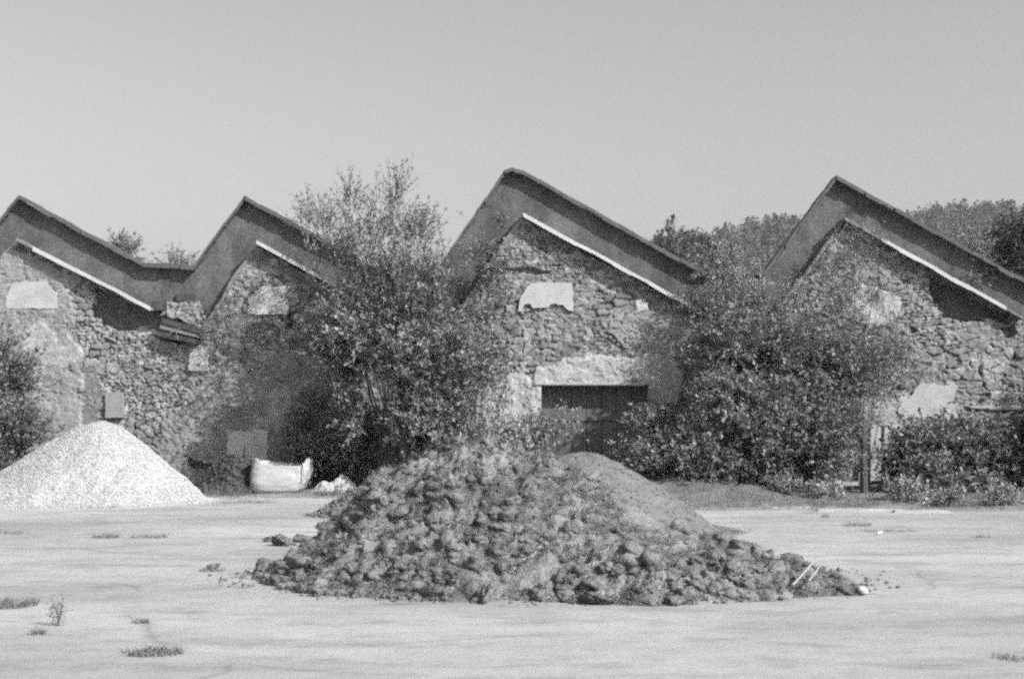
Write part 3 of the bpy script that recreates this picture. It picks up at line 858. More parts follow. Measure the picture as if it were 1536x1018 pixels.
# ------------------------------------------------------------------ hill and its wood
RIDGE = np.array([(-4000, 640), (300, 640), (700, 520), (860, 440), (930, 400), (980, 372), (1040, 357), (1100, 345), (1150, 331), (1200, 336), (1300, 342), (1380, 326), (1450, 322), (1536, 328), (1650, 318), (1900, 330), (4000, 600)], float)
HY = 400.0
def ridge_h(x_):                    # height of the crest above x at depth HY
    px = x_ / HY * F_PX + 768
    py = np.interp(px, RIDGE[:, 0], RIDGE[:, 1])
    return 1.6 + (620 - py) / F_PX * HY
def hill_z(x_, y_):
    x_ = np.asarray(x_, float); y_ = np.asarray(y_, float)
    t_ = np.clip((y_ - 130) / (HY - 130), 0, 1)
    r_ = np.clip(1 - (y_ - HY) / 250, 0, 1)
    return np.maximum(ridge_h(x_ * (HY / np.maximum(y_, 200)) * 0.35 + x_ * 0.65), -1) * np.where(y_ < HY, t_ ** 1.15, r_) + (fbm(x_ * 0.02, y_ * 0.02, 5) - 0.5) * 8 * t_ - 0.5
hx = np.linspace(-420, 420, 160); hy = np.linspace(120, 640, 110)
HX, HYY = np.meshgrid(hx, hy)
hl = link_np('hill', M['hill'], np.stack([HX, HYY, hill_z(HX, HYY)], -1).reshape(-1, 3), grid_quads(110, 160), smooth=True)
structure(hl, 'wooded hill behind the factory', 'hill')
rng = np.random.default_rng(99)
NT = 4200
fx = rng.uniform(0, 185, NT); fyy = 240 + 175 * rng.random(NT) ** 0.8
fx = fx * fyy / 400 + rng.uniform(-4, 4, NT)
fz = hill_z(fx, fyy)
VV, QQ, TT = [], [], []
nl = 80
hgt = rng.uniform(2.4, 4.6, NT); rad = hgt * rng.uniform(0.28, 0.48, NT); kind = rng.random(NT)
for i in range(NT):
    k = np.sort(rng.random(nl))
    prof = (1 - k) ** 0.8 * 0.95 + 0.08 if kind[i] < 0.45 else np.sqrt(np.clip(1 - (2 * k - 0.95) ** 2, 0.02, 1))
    a = rng.uniform(0, 2 * math.pi, nl)
    rr = rad[i] * prof * np.sqrt(rng.uniform(0.4, 1, nl))
    c = np.stack([fx[i] + rr * np.cos(a), fyy[i] + rr * np.sin(a), fz[i] + 0.6 + k * hgt[i]], -1)
    s = rng.uniform(0.18, 0.42, nl)[:, None]
    u = unit(rng.normal(0, 1, (nl, 3))); v = unit(np.cross(u, rng.normal(0, 1, (nl, 3))))
    VV.append(np.stack([c - u * s, c + v * s * 0.6, c + u * s, c - v * s * 0.6], 1).reshape(-1, 3))
    TT.append(np.full(nl * 4, rng.uniform(0.10, 0.19)) * np.repeat(rng.uniform(0.7, 1.3, nl), 4))
VV = np.concatenate(VV); TT = np.concatenate(TT)
fo = link_np('forest', M['forest'], VV, np.arange(len(VV)).reshape(-1, 4), tone=TT)
tag(fo, 'far wood of mixed trees covering the hill', 'forest', kind='stuff')

# ------------------------------------------------------------------ heaps
def clods(rng, pts, sizes, t0, t1, sub=2, flat=0.7, rough=0.3):
    """lumps: deformed icospheres, appended into one array"""
    import bmesh
    bm = bmesh.new(); bmesh.ops.create_icosphere(bm, subdivisions=sub, radius=1.0)
    bv = np.array([v.co[:] for v in bm.verts]); bf = np.array([[v.index for v in f.verts] for f in bm.faces]); bm.free()
    n, m = len(pts), len(bv)
    sc = np.asarray(sizes)[:, None, None] * np.stack([rng.uniform(0.75, 1.35, n), rng.uniform(0.75, 1.35, n), rng.uniform(0.6, 1.0, n) * flat / 0.7], -1)[:, None]
    ph = rng.uniform(0, 50, (n, 1, 3))
    q_ = (bv[None] * 1.25 + ph).reshape(-1, 3)
    d = (1 + rough * 1.8 * (vnoise3(q_, 2) - 0.5) + rough * 1.1 * (vnoise3(q_ * 2.7, 8) - 0.5) + rough * 0.8 * (vnoise3(q_ * 6.3, 12) - 0.5) + rough * 0.5 * (vnoise3(q_ * 14, 15) - 0.5)).reshape(n, m, 1)
    V = bv[None] * d * sc
    a = rng.uniform(0, 6.283, n); tl = rng.normal(0, 0.45, n)
    ca, sa = np.cos(a)[:, None], np.sin(a)[:, None]; ct, st = np.cos(tl)[:, None], np.sin(tl)[:, None]
    x1, z1 = V[..., 0] * ct - V[..., 2] * st, V[..., 0] * st + V[..., 2] * ct
    V = np.stack([x1 * ca - V[..., 1] * sa, x1 * sa + V[..., 1] * ca, z1], -1) + np.asarray(pts)[:, None]
    T = (bf[None] + (np.arange(n) * m)[:, None, None]).reshape(-1, 3)
    tone = np.repeat(rng.uniform(t0, t1, n), m)
    return V.reshape(-1, 3), T, tone

def blades(rng, pts, h0, h1, wdt, t0, t1, lean=0.5):
    n = len(pts)
    h_ = rng.uniform(h0, h1, n)[:, None]
    a = rng.uniform(0, 6.283, n)
    s = np.stack([np.cos(a), np.sin(a), 0 * a], -1) * wdt * rng.uniform(0.6, 1.3, n)[:, None]
    l = rng.normal(0, lean, (n, 3)) * h_; l[:, 2] = 0
    up = np.array([0, 0, 1.0])
    b0, b1 = pts - s * 0.5, pts + s * 0.5
    m0 = pts + up * h_ * 0.55 + l * 0.35 - s * 0.35; m1 = pts + up * h_ * 0.55 + l * 0.35 + s * 0.35
    tp = pts + up * h_ * 0.9 + l
    V = np.stack([b0, b1, m1, m0, tp], 1).reshape(-1, 3)
    o = (np.arange(n) * 5)[:, None]
    Q = o + np.array([[0, 1, 2, 3]]); T = o + np.array([[3, 2, 4]])
    tone = np.repeat(rng.uniform(t0, t1, n), 5)
    return V, Q, T, tone

# --- the turf heap in the middle of the yard
HPX = np.array([395, 430, 480, 515, 560, 620, 690, 745, 800, 860, 930, 1000, 1060, 1120, 1180, 1240, 1290, 1310], float)
HTOP = np.array([850, 838, 800, 768, 718, 687, 660, 664, 673, 692, 735, 782, 806, 824, 838, 856, 882, 896], float)
HBOT = np.array([872, 880, 890, 893, 894, 900, 903, 901, 902, 906, 911, 909, 906, 902, 897, 896, 898, 899], float)
HYC = np.array([14.2, 14.3, 14.5, 14.7, 14.9, 15.0, 15.0, 15.0, 14.9, 14.7, 14.3, 14.0, 13.8, 13.7, 13.5, 13.3, 12.9, 12.6])
hxx = np.array([gx(a, c) for a, c in zip(HPX, HYC)])
hzz = np.array([at(a, t_, c)[2] for a, t_, c in zip(HPX, HTOP, HYC)])
hfr = np.array([gnd(a, b8)[1] for a, b8 in zip(HPX, HBOT)])
def heap_base(x_, y_):
    H = np.interp(x_, hxx, hzz, left=0, right=0); yc = np.interp(x_, hxx, HYC); yf = np.interp(x_, hxx, hfr)
    wf = np.maximum(yc - yf, 0.25)
    t_ = np.where(y_ < yc, (yc - y_) / wf, (y_ - yc) / np.maximum(1.25 * H + 0.4, 0.3))
    g_ = np.clip(1 - t_, 0, 1)
    g_ = np.where(g_ > 0.8, g_ - (g_ - 0.8) ** 2 * 0.8, g_)
    return H * g_ ** 0.92
def heap_z(x_, y_):
    z_ = heap_base(x_, y_)
    k = np.clip(z_ / 0.25, 0, 1)
    big = 1 - np.abs(2 * fbm(x_ * 2.0, y_ * 2.0, 61, 3) - 1)
    lump = 1 - np.abs(2 * fbm(x_ * 4.6 + 3, y_ * 4.6, 62, 4) - 1)
    soft = 1 - 0.75 * np.clip((x_ + 0.2) * 0.9, 0, 1) * np.clip((y_ - 12.7) * 1.5, 0, 1) * np.clip((2.1 - x_) * 2, 0, 1)
    return z_ + k * soft * ((big - 0.75) * 0.28 + (lump - 0.75) * 0.15 + (1 - np.abs(2 * fbm(x_ * 9 + 5, y_ * 9, 72, 3) - 1) - 0.75) * 0.09 + (fbm(x_ * 11, y_ * 11, 69, 3) - 0.5) * 0.10 + (fbm(x_ * 28, y_ * 28, 63, 3) - 0.5) * 0.06) - 0.03
x = np.arange(-2.9, 3.75, 0.02); y = np.arange(11.8, 17.4, 0.02)
TX, TY = np.meshgrid(x, y)
TZ = heap_z(TX, TY)
TTn = 0.125 + 0.12 * (fbm(TX * 3, TY * 3, 64, 5)) + 0.05 * fbm(TX * 16, TY * 16, 65, 3)
TTn = TTn * (0.55 + 0.45 * np.clip((fbm(TX * 1.3, TY * 1.3, 66, 4) - 0.3) * 4, 0, 1))
TQ = grid_quads(*TX.shape)
kz = (TZ.ravel()[TQ] > -0.02).any(1)
TQ = TQ[kz]
rng = np.random.default_rng(7)
nC = 2700
cx = rng.uniform(-2.6, 3.45, nC * 4); cy = rng.uniform(11.9, 16.5, nC * 4)
hb = heap_base(cx, cy)
soft = np.clip((cx + 0.2) * 0.9, 0, 1) * np.clip((cy - 12.7) * 1.5, 0, 1) * np.clip((2.1 - cx) * 2, 0, 1)     # the loose earth slope, upper right
ok = (hb > 0.03) & (rng.random(nC * 4) < np.clip(1.05 - hb * 0.45, 0.4, 1) * (1 - 0.85 * soft)) & (fbm(cx * 1.6, cy * 1.6, 78, 3) > 0.36)
cx, cy = cx[ok][:nC], cy[ok][:nC]
cs = 0.014 + 0.085 * rng.random(len(cx)) ** 4.5
cz = heap_z(cx, cy) - cs * 0.1
bs = rng.choice(len(cx), 45, replace=False)
cs[bs] = rng.uniform(0.08, 0.15, 45)
cz[bs] -= cs[bs] * 0.35
CV, CT, CTn = clods(rng, np.stack([cx, cy, cz], -1), cs, 0.145, 0.20, 3, 0.6, 0.8)
base = np.stack([TX, TY, TZ], -1).reshape(-1, 3)
used = np.unique(TQ); remap = np.full(len(base), -1); remap[used] = np.arange(len(used))
nb = len(used)
heap = thing('turf_heap', 'big lumpy heap of turf and earth clods in the middle of the yard', 'heap', (0, 14, 0))
link_np('earth', M['turf'], np.concatenate([base[used], CV]), remap[TQ], CT + nb, np.concatenate([TTn.ravel()[used], CTn]), parent=heap)
nG = 110000
gx_ = rng.uniform(-2.6, 3.45, nG); gy_ = rng.uniform(11.9, 15.6, nG)
kk = (heap_base(gx_, gy_) > 0.02) & (fbm(gx_ * 2.4, gy_ * 2.4, 67, 4) > 0.40)
gp = np.stack([gx_, gy_, heap_z(gx_, gy_) - 0.005], -1)[kk]
gc = CV[rng.integers(0, len(CV), 90000)]
gc = gc[(gc[:, 2] > heap_z(gc[:, 0], gc[:, 1]) - 0.01) & (gc[:, 1] < 15.6) & (fbm(gc[:, 0] * 2.0, gc[:, 1] * 2.0, 68, 4) > 0.42)]
gp = np.concatenate([gp, gc - np.array([0, 0, 0.004])])
BV, BQ, BT, Bn = blades(rng, gp, 0.012, 0.055, 0.007, 0.13, 0.22, 1.1)
go = link_np('dry_grass', M['grass'], BV, BQ, BT, Bn, parent=heap)
go['kind'] = 'stuff'

# clods lying loose around the heap
spots = [(395, 862, 0.11, 'rounded clod at the far left tip of the heap'), (440, 872, 0.15, 'dark round clod at the left foot of the heap'), (478, 893, 0.08, 'small flat clod in front of the left foot of the heap'),
         (580, 893, 0.10, 'dark split clod lying before the heap, left of centre'), (655, 899, 0.15, 'wide flat sod lying before the middle of the heap'), (726, 902, 0.14, 'low humped sod lying before the heap, right of the widest sod'),
         (405, 812, 0.10, 'lone clod on pale concrete behind the left foot of the heap'), (425, 818, 0.16, 'largest clod of the low spread behind the left foot of the heap'), (455, 812, 0.13, 'clod touching the heap in the low spread behind its left foot'),
         (318, 853, 0.07, 'small clod far out on the concrete left of the heap'), (900, 905, 0.13, 'broad clod before the heap, right of centre'), (1010, 906, 0.10, 'lumpy clod at the front right of the heap')]
for i, (px, py, s, lab) in enumerate(spots):
    p = gnd(px, py)
    V, T, tn = clods(rng, np.array([[p[0], p[1], s * 0.18]]), [s * 0.8], 0.13, 0.19, 4, 0.5, 0.95)
    o = link_np('clod', M['turf'], V, None, T, tn, loc=(p[0], p[1], 0))
    tag(o, lab, 'clod', 'loose clods around the turf heap')

nK = 900
ka = rng.uniform(0, 6.283, nK); kr = 1 + np.abs(rng.normal(0, 0.06, nK))
kx = 0.42 + 3.0 * kr * np.cos(ka); ky = 14.0 + 1.85 * kr * np.sin(ka)
ok = (heap_base(kx, ky) < 0.02) & (ky > 11.2)
kx, ky = kx[ok], ky[ok]; ks = 0.005 + 0.022 * rng.random(len(kx)) ** 4
V, T, tn = clods(rng, np.stack([kx, ky, ks * 0.3], -1), ks, 0.12, 0.22, 1, 0.6, 0.6)
tag(link_np('earth_crumbs', M['turf'], V, None, T, tn), 'crumbs of earth scattered on the concrete round the turf heap', 'crumbs', kind='stuff')

# slab and sticks in the heap
def on_heap(px, py):
    for Y in np.arange(11.9, 16, 0.01):
        p = at(px, py, Y)
        if p[2] <= heap_z(np.array([p[0]]), np.array([p[1]]))[0]:
            return p
    return at(px, py, 13)
p = on_heap(556, 826)
mb = MB(); mb.prism([(p[0] - 0.075, p[2] - 0.13), (p[0] + 0.06, p[2] - 0.12), (p[0] + 0.08, p[2] + 0.07), (p[0] - 0.05, p[2] + 0.10)], p[1] - 0.05, p[1] + 0.03, 0.3)
tag(mb.link('stone_slab', M['plaster'], loc=(p[0], p[1], p[2])), 'flat squarish stone standing in the left face of the turf heap', 'stone')
def stick2(pa, pb, r, lab):
    m_ = (pa + pb) / 2 + np.array([0.008, 0, 0.004])
    mb = MB(); mb.tube([pa, m_, pb], [r * 0.8, r * 0.9, r], 7)
    tag(mb.link('stick', M['white'], loc=pb), lab, 'stick')
stick2(at(1220, 842, 12.80), at(1189, 877, 12.55), 0.011, 'longer pale stick leaning on the right tail of the heap')
stick2(at(1227, 852, 12.78), at(1213, 871, 12.62), 0.009, 'shorter pale stick right beside the longer pale stick')
p = on_heap(1292, 891)
V, T, tn = clods(rng, np.array([[p[0], p[1] - 0.05, max(p[2], 0.05)]]), [0.045], 0.5, 0.55, 3, 0.6, 0.25)
tag(link_np('white_stone', M['gravel'], V, None, T, tn, loc=(p[0], p[1], 0)), 'round white stone at the right tip of the turf heap', 'stone')

# --- smooth heaps
def cone_heap(name, label, cat, cxp, cyp, H, rx0, rx1, ry, mat, tone0, tone1, amp, grain, seed, step=0.025, peak=0.18, nst=0, st_size=(0.012, 0.03)):
    x = np.arange(cxp - rx0 * 1.25, cxp + rx1 * 1.25, step); y = np.arange(cyp - ry * 1.3, cyp + ry * 1.3, step)
    X, Y = np.meshgrid(x, y)
    def zf(X, Y):
        wv = 1 + (fbm(X * 1.1 + seed, Y * 1.1, seed, 3) - 0.5) * 0.22
        r = np.sqrt(((X - cxp) / np.where(X < cxp, rx0, rx1)) ** 2 + ((Y - cyp) / ry) ** 2) * wv
        c = np.sqrt(r * r + peak * peak) - peak
        c = c / (math.sqrt(1 + peak * peak) - peak)
        z = H * (1 - c) 
        z = np.where(r > 0.86, np.maximum(z, H * 0.42 * np.clip(1.14 - r, 0, 1) ** 1.5), z)      # fans out at the foot
        return np.where(z > 0, z + (fbm(X * 4, Y * 4, seed + 1, 4) - 0.5) * amp * np.clip(z * 6, 0, 1), -0.02 + z * 0.02)
    Z = zf(X, Y) + (fbm(X * 26, Y * 26, seed + 2, 3) - 0.5) * grain * (zf(X, Y) > 0)
    tn = tone0 + (tone1 - tone0) * np.clip(fbm(X * 3, Y * 3, seed + 3, 4) * 0.5 + 0.5 * h2(np.round(X / step), np.round(Y / step), seed), 0, 1)
    Q = grid_quads(*X.shape); Q = Q[(Z.ravel()[Q] > -0.012).any(1)]
    base = np.stack([X, Y, Z], -1).reshape(-1, 3)
    used = np.unique(Q); remap = np.full(len(base), -1); remap[used] = np.arange(len(used))
    V, T2, tone = base[used], None, tn.ravel()[used]
    if nst:
        r_ = np.random.default_rng(seed)
        sx = r_.uniform(cxp - rx0 * 1.2, cxp + rx1 * 1.2, nst); sy = r_.uniform(cyp - ry * 1.2, cyp + 0.2, nst)
        zz = zf(sx, sy); k = (zz > 0.005) | (r_.random(nst) < 0.012)
        k &= ((sx - cxp) / np.where(sx < cxp, rx0, rx1)) ** 2 + ((sy - cyp) / ry) ** 2 < 1.35
        pts = np.stack([sx, sy, np.maximum(zz, 0) + 0.004], -1)[k]
        sv, stt, sn = clods(r_, pts, r_.uniform(*st_size, len(pts)), tone0 * 0.9, tone1 * 1.1, 1, 0.75, 0.4)
        T2 = stt + len(V); V = np.concatenate([V, sv]); tone = np.concatenate([tone, sn])
    o = link_np(name, M[mat], V, remap[Q], T2, tone, loc=(cxp, cyp, 0))
    return tag(o, label, cat)

cone_heap('gravel_heap', 'bright white heap of gravel in front of the left plastered gable', 'heap', gx(152, 26.2), 26.2, 1.44, 2.5, 1.84, 2.05, 'gravel', 0.31, 0.40, 0.10, 0.022, 3, 0.022, 0.26, 20000, (0.007, 0.017))
cone_heap('soil_heap', 'smooth pale soil heap behind the right shoulder of the turf heap', 'heap', gx(872, 19.6), 19.6, 1.06, 2.1, 2.0, 1.9, 'soil', 0.135, 0.185, 0.10, 0.03, 5, 0.025, 0.25, 1800, (0.006, 0.018))
cone_heap('soil_heap', 'small dark soil heap poking out left behind the turf heap', 'heap', gx(565, 22.6), 22.6, 0.5, 1.05, 1.0, 0.85, 'soil', 0.12, 0.2, 0.06, 0.04, 8, 0.025, 0.3, 800, (0.015, 0.04))
cone_heap('soil_heap', 'dark weedy soil heap leaning against the left side of the white bulk bag', 'heap', gx(356, 28.6), 28.6, 0.72, 0.85, 0.65, 0.7, 'soil', 0.035, 0.085, 0.14, 0.06, 13, 0.03, 0.35, 700, (0.02, 0.06))
p = at(369, 690, 28.6)
mb = MB(); mb.tube([(p[0] + 0.02, 28.6, 0.5), (p[0], 28.6, p[2]), (p[0] - 0.01, 28.62, at(369, 667, 28.6)[2])], [0.075, 0.07, 0.03], 7)
tag(mb.link('stake', M['dark_wood'], loc=(p[0], 28.6, 0.5)), 'stubby black stake sticking out of the dark weedy heap', 'stake')

# ------------------------------------------------------------------ bulk bag and crumpled sack
def bulk_bag():
    c = gnd(417, 742); c[1] += 0.28
    wx_, wy_ = 0.53, 0.48
    nA, nR = 96, 30
    V, Q = [], []
    rngb = np.random.default_rng(4)
    for j in range(nR + 12):
        for i in range(nA):
            a = 2 * math.pi * i / nA
            ca, sa = math.cos(a), math.sin(a)
            ex = 0.42
            bx_, by_ = math.copysign(abs(ca) ** ex, ca), math.copysign(abs(sa) ** ex, sa)
            top = 0.585 + 0.14 * max(0, -bx_) ** 3 * (1 if sa < 0.3 else 0.7) + 0.04 * max(0, bx_) ** 3 + 0.03 * math.cos(3 * a + 0.5) + 0.07 * math.exp(-((a - 5.9) / 0.4) ** 2) + 0.06 * math.exp(-((a - 0.2) / 0.5) ** 2)
            if j < nR:
                t_ = j / (nR - 1)
                z_ = t_ * top
                bulge = 1 + 0.07 * math.sin(math.pi * min(t_ * 1.15, 1)) - 0.10 * max(0, 0.14 - t_) / 0.14
                lean = 0.09 * t_ * (1 if bx_ > 0 else 0.2) - (0.12 * (1 - t_) ** 2 if bx_ > 0.3 else 0)
            else:
                k = (j - nR + 1) / 12
                z_ = top - 0.02 * math.sin(k * 3) - 0.26 * k
                bulge = (1 - 0.03 - 0.9 * max(0, k - 0.45) / 0.55 * 0.9) if k > 0.45 else 0.97
                lean = 0.05
            f_ = float(fbm(np.array([bx_ * 3 + 7]), np.array([z_ * 7 + by_ * 3]), 15, 4)[0] - 0.5)
            fold = float(abs(fbm(np.array([(bx_ + by_) * 2.2]), np.array([z_ * 10 - bx_ * 4]), 18, 3)[0] - 0.5))
            bulge += (0.10 * f_ + (0.30 * (0.10 - fold) if fold < 0.10 else 0) * (0.25 + 0.9 * max(0, min(1, (bx_ + 0.1) * 2)))) * min(1, t_ * 3 if j < nR else 1)
            V.append((c[0] + bx_ * wx_ * bulge + lean, c[1] + by_ * wy_ * bulge, z_ + 0.012))
    nj = nR + 12
    for j in range(nj - 1):
        for i in range(nA):
            i2 = (i + 1) % nA
            Q.append((j * nA + i, j * nA + i2, (j + 1) * nA + i2, (j + 1) * nA + i))
    root = thing('bulk_bag', 'open white woven bulk bag standing before the bramble, slumped to the right', 'bag', (c[0], c[1], 0))
    link_np('sack', M['bag'], V, Q, parent=root, smooth=True)
    mb = MB()
    for sx, sy in ((-1, -1), (1, -1), (1, 1), (-1, 1)):
        bx0 = c[0] + sx * 0.46 + 0.03; by0 = c[1] + sy * 0.42
        pts = [(bx0, by0, 0.5), (bx0 + 0.03 * sx, by0 + sy * 0.06, 0.62), (bx0 + 0.05 * sx, by0 + 0.08 * sy, 0.5), (bx0 + 0.06 * sx, by0 + 0.09 * sy, 0.3)]
        if sx > 0 and sy < 0:
            mb.tube(pts, [0.014] * 4, 5)
    mb.link('strap', M['bag'], root)
    # ground sheet it stands on
bulk_bag()

def crumpled():
    c = gnd(505, 741); c[1] += 0.1
    x = np.linspace(-0.62, 0.62, 110); y = np.linspace(-0.42, 0.42, 80)
    X, Y = np.meshgrid(x, y)
    r = np.sqrt((X / 0.61) ** 2 + (Y / 0.36) ** 2)
    env = np.clip(1 - r ** 2.2, 0, 1)
    prof = 0.19 + 0.20 * np.exp(-((X - 0.12) / 0.22) ** 2) + 0.12 * np.exp(-((X + 0.3) / 0.16) ** 2)
    cre = np.abs(fbm(X * 3.2 + Y * 2 + 4, Y * 3.2 - X, 33, 3) - 0.5) * 2
    cr2 = np.abs(fbm(X * 7 - Y * 3, Y * 7 + 2, 35, 3) - 0.5) * 2
    Z = env ** 0.7 * (prof - 0.28 * cre + 0.03) + env * (0.10 * cr2 - 0.06)
    Z = np.maximum(Z, 0.012 + 0.02 * cr2)
    Q = grid_quads(*X.shape)
    rr = (r + (fbm(X * 5, Y * 5, 39, 3) - 0.5) * 0.4).ravel()
    Q = Q[(rr[Q] < 1.02).all(1)]
    V = np.stack([X + c[0], Y + c[1], Z], -1).reshape(-1, 3)
    used = np.unique(Q); remap = np.full(len(V), -1); remap[used] = np.arange(len(used))
    o = link_np('crumpled_sack', M['bag'], V[used], remap[Q], loc=(c[0], c[1], 0))
    tag(o, 'empty white sack lying crumpled right of the standing bulk bag', 'sack')
crumpled()

# ------------------------------------------------------------------ post, slabs, debris
p = vbase(1294, 27.0)
mb = MB(); r = np.random.default_rng(2)
mb.tube([(p[0], 27, p[2] - 0.1), (p[0] + 0.01, 27, 0.7), (p[0] - 0.005, 27, 1.5)], [0.075, 0.07, 0.06], 8)
tag(mb.link('wooden_post', M['bark'], loc=p), 'weathered wooden post standing before the white boarded door', 'post')
p = at(1272, 722, 27.6)
mb = MB(); mb.box(p[0] - 0.35, p[0] + 0.3, 27.5, 28.0, p[2] - 0.07, p[2], 0.4); mb.box(p[0] - 0.3, p[0] - 0.2, 27.6, 27.9, -0.1, p[2] - 0.075, 0.2); mb.box(p[0] + 0.15, p[0] + 0.25, 27.6, 27.9, -0.1, p[2] - 0.075, 0.2)
tag(mb.link('concrete_slab', M['plaster'], loc=(p[0], 27.7, 0)), 'pale slab raised on blocks left of the wooden post', 'slab')
for i, (px, py, w_, lab) in enumerate([(1292, 767, 0.75, 'longest pale kerb stone lying flush along the verge edge'), (1385, 769, 0.5, 'shorter pale kerb stone along the verge edge, to the right'), (1195, 764, 0.45, 'pale kerb stone along the verge edge, left of the longest one')]):
    p = gnd(px, py)
    mb = MB(); pl = [(p[0] - w_, -0.02), (p[0] + w_, -0.02), (p[0] + w_ - 0.05, 0.03), (p[0] + w_ * 0.3, 0.045), (p[0] - w_ * 0.2, 0.035), (p[0] - w_ + 0.06, 0.04)]
    mb.prism(pl, p[1] - 0.02, p[1] + 0.16, 0.4)
    tag(mb.link('kerb_stone', M['plaster'], loc=p), lab, 'kerb stone', 'kerb stones along the verge')
for px, py, s, lab in [(1318, 801, 0.05, 'small white scrap on the concrete right of the heaps'), (1443, 746, 0.07, 'pale stone at the foot of the low spreading bush')]:
    p = gnd(px, py)
    V, T, tn = clods(rng, np.array([[p[0], p[1], s * 0.3 + (0.2 if py < 760 else 0)]]), [s], 0.6, 0.7, 2, 0.3, 0.5)
    tag(link_np('stone_chip', M['gravel'], V, None, T, tn, loc=(p[0], p[1], 0)), lab, 'stone')

# ------------------------------------------------------------------ grass and weeds
rng = np.random.default_rng(55)
n = 16000
gx2 = rng.uniform(1.2, 14, n); gy2 = rng.uniform(23.2, 28.5, n)
keep = (rng.random(n) < np.clip(1.2 - (gy2 - 23.4) * 0.35, 0.15, 1)) & (fbm(gx2 * 1.2, gy2 * 1.5, 44, 4) > 0.43)
gz2 = np.array([verge_z(a, b10) for a, b10 in zip(gx2, gy2)])
keep &= gz2 > 0.012
gp = np.stack([gx2, gy2, gz2 - 0.01], -1)[keep]
BV, BQ, BT, Bn = blades(rng, gp, 0.03, 0.14, 0.012, 0.10, 0.25, 0.8)
o = link_np('grass', M['grass'], BV, BQ, BT, Bn)
tag(o, 'dry grass along the verge before the shrubs', 'grass', kind='stuff')
n = 5000
gx2 = rng.uniform(-11, -2.5, n); gy2 = rng.uniform(26.8, 29.7, n)
gz2 = np.array([verge_z(a, b10) for a, b10 in zip(gx2, gy2)])
keep = (fbm(gx2 * 1.2, gy2 * 1.5, 45, 4) > 0.45) & (gz2 > 0.01)
gp = np.stack([gx2, gy2, gz2 - 0.01], -1)[keep]
BV, BQ, BT, Bn = blades(rng, gp, 0.06, 0.3, 0.016, 0.08, 0.20, 0.6)
o = link_np('grass', M['grass'], BV, BQ, BT, Bn)
tag(o, 'grass at the foot of the left wall', 'grass', kind='stuff')

def tuft(px, py, rx, ry, n, h0, h1, lab, name='grass_tuft', cat='grass tuft', group='grass tufts in the yard', t=(0.14, 0.25), lean=0.7, wdt=0.006):
    n = int(n * 0.6)
    c = gnd(px, py)
    sx = rx * c[1] / F_PX
    a = rng.uniform(0, 6.283, n); r_ = np.sqrt(rng.random(n))
    X = c[0] + sx * r_ * np.cos(a); Y = c[1] + ry * r_ * np.sin(a)
    k = (fbm(X * 7, Y * 7, int(px), 3) > 0.42) | (r_ < 0.2) | (n < 260)
    pts = np.stack([X, Y, 0 * X - 0.003], -1)[k]
    BV, BQ, BT, Bn = blades(rng, pts, h0, h1, wdt, t[0], t[1], lean)
    o = link_np(name, M['grass'], BV, BQ, BT, Bn, loc=(c[0], c[1], 0))
    tag(o, lab, cat, group)
tuft(14, 908, 42, 0.22, 1300, 0.03, 0.10, 'dark mat of grass at the left edge of the yard')
tuft(228, 980, 46, 0.14, 1100, 0.02, 0.07, 'dark flat grass mat nearest the camera')
tuft(57, 951, 12, 0.05, 200, 0.02, 0.07, 'small tuft left below the tall weed')
tuft(212, 934, 14, 0.06, 220, 0.015, 0.05, 'tiny tuft between the tall weed and the heap')
tuft(318, 856, 20, 0.10, 260, 0.02, 0.07, 'tuft around the small clod left of the heap')
tuft(160, 806, 22, 0.16, 420, 0.03, 0.10, 'long grass strip in a joint before the white gravel heap')
tuft(222, 806, 30, 0.10, 380, 0.02, 0.08, 'sparser grass strip right of the longest joint strip')
tuft(8, 800, 34, 0.2, 500, 0.02, 0.09, 'grass patch at the left edge below the white gravel heap')
tuft(1285, 788, 22, 0.2, 350, 0.02, 0.08, 'grass patch on the concrete before the kerb stones')
tuft(1335, 797, 45, 0.15, 420, 0.01, 0.06, 'thin grass streak beside the small white scrap')
tuft(1238, 775, 8, 0.1, 120, 0.02, 0.08, 'small dark tuft close to the verge edge')
tuft(1470, 806, 16, 0.1, 160, 0.01, 0.06, 'faint tuft at the right of the yard')
tuft(1515, 988, 26, 0.12, 200, 0.01, 0.05, 'sparse tuft in the right corner nearest the camera')
tuft(370, 754, 45, 0.25, 700, 0.02, 0.08, 'wide grass patch before the white bulk bag')
tuft(60, 762, 120, 0.22, 1600, 0.02, 0.09, 'fringe of grass along the foot of the white gravel heap')

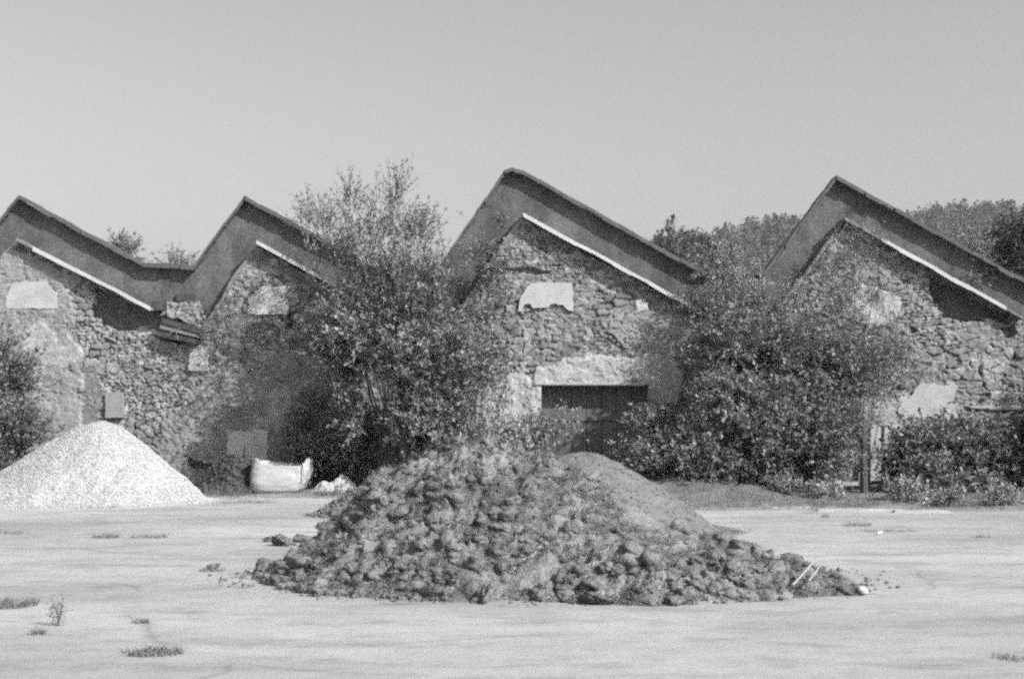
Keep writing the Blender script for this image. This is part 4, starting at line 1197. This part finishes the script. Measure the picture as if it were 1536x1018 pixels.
# the one tall weed in the foreground
c = gnd(86, 938)
root = thing('tall_weed', 'tall wiry weed growing from the concrete in the left foreground', 'weed', c)
mb = MB(); Pp, D = [], []
for i in range(9):
    a = rng.uniform(0, 6.28); l = rng.uniform(0.10, 0.24)
    tip = c + np.array([0.05 * math.cos(a) + (0.07 if i == 0 else 0), 0.05 * math.sin(a), l if i else 0.27])
    b0 = c + np.array([rng.normal(0, 0.015), rng.normal(0, 0.015), 0])
    mb.tube([b0, (b0 + tip) / 2 + rng.normal(0, 0.008, 3), tip], [0.003, 0.0025, 0.0012], 4)
    for k in range(5):
        Pp.append(b0 + (tip - b0) * rng.uniform(0.1, 0.9)); D.append(unit(rng.normal(0, 1, 3) + np.array([0, 0, 0.7])))
mb.link('stems', M['bark'], root)
Pp = np.array(Pp); D = np.array(D)
V, Q, T, TV, TQq = leaves(rng, Pp, D, rng.uniform(0.02, 0.06, len(Pp)), 5, 0.022, 0.009, 0.08, 0.16)
link_np('foliage', M['leaf'], V, Q, tone=T, parent=root)

# low plants on the verge, before the shrubs
def herb(px, py, rx, ry, n, lab, seed, ll=0.07):
    q_ = gnd(px, py); Y = q_[1] + 0.2
    b_ = vbase(px, Y)
    shrub('verge_plant', lab, 'plant', b_, [blob(px, py - ry * 1.1, rx, ry, Y, 0.35, 1.0)], n, ll, ll * 0.5, 0.13, 0.25, (0.12, 0.3), 10, 3.0, 0.4, 0.5, 0.6, 0.5, 10, 0.007, seed, 0.3, group='low plants on the verge')
herb(1362, 758, 30, 15, 110, 'bright low plant right of the wooden post', 301)
herb(1180, 752, 26, 13, 90, 'pale low plant under the round topped shrub', 302)
herb(1240, 756, 24, 10, 70, 'low plant between the slab and the pale plant', 303)
herb(1110, 748, 16, 18, 70, 'upright plant under the broad valley shrub', 304)
herb(1500, 762, 36, 12, 110, 'wide low plant at the right end of the verge', 305)
herb(1425, 764, 24, 9, 70, 'flat plant behind the shorter kerb stone', 306)
herb(462, 738, 8, 14, 40, 'thin weed between the standing bag and the crumpled sack', 307, 0.05)
herb(1045, 742, 20, 8, 50, 'small plant on the bank behind the pale soil heap', 308)
# ------------------------------------------------------------------ haze
mb = MB()
mb.box(-530, 530, -70, 715, -1.0, 66.0)
hm = bpy.data.materials.new('haze_air'); hm.use_nodes = True
t = hm.node_tree; t.nodes.clear()
ho = t.nodes.new('ShaderNodeOutputMaterial'); hv = t.nodes.new('ShaderNodeVolumePrincipled')
hv.inputs['Color'].default_value = (0.92, 0.92, 0.92, 1)
hv.inputs['Density'].default_value = 0.0003
hv.inputs['Anisotropy'].default_value = 0.2
t.links.new(hv.outputs[0], ho.inputs['Volume'])
o = mb.link('haze', hm)
tag(o, 'thin summer haze softening the far wooded hill', 'haze', kind='stuff')
print('verts', sum(len(o.data.vertices) for o in bpy.data.objects if o.type == 'MESH'))
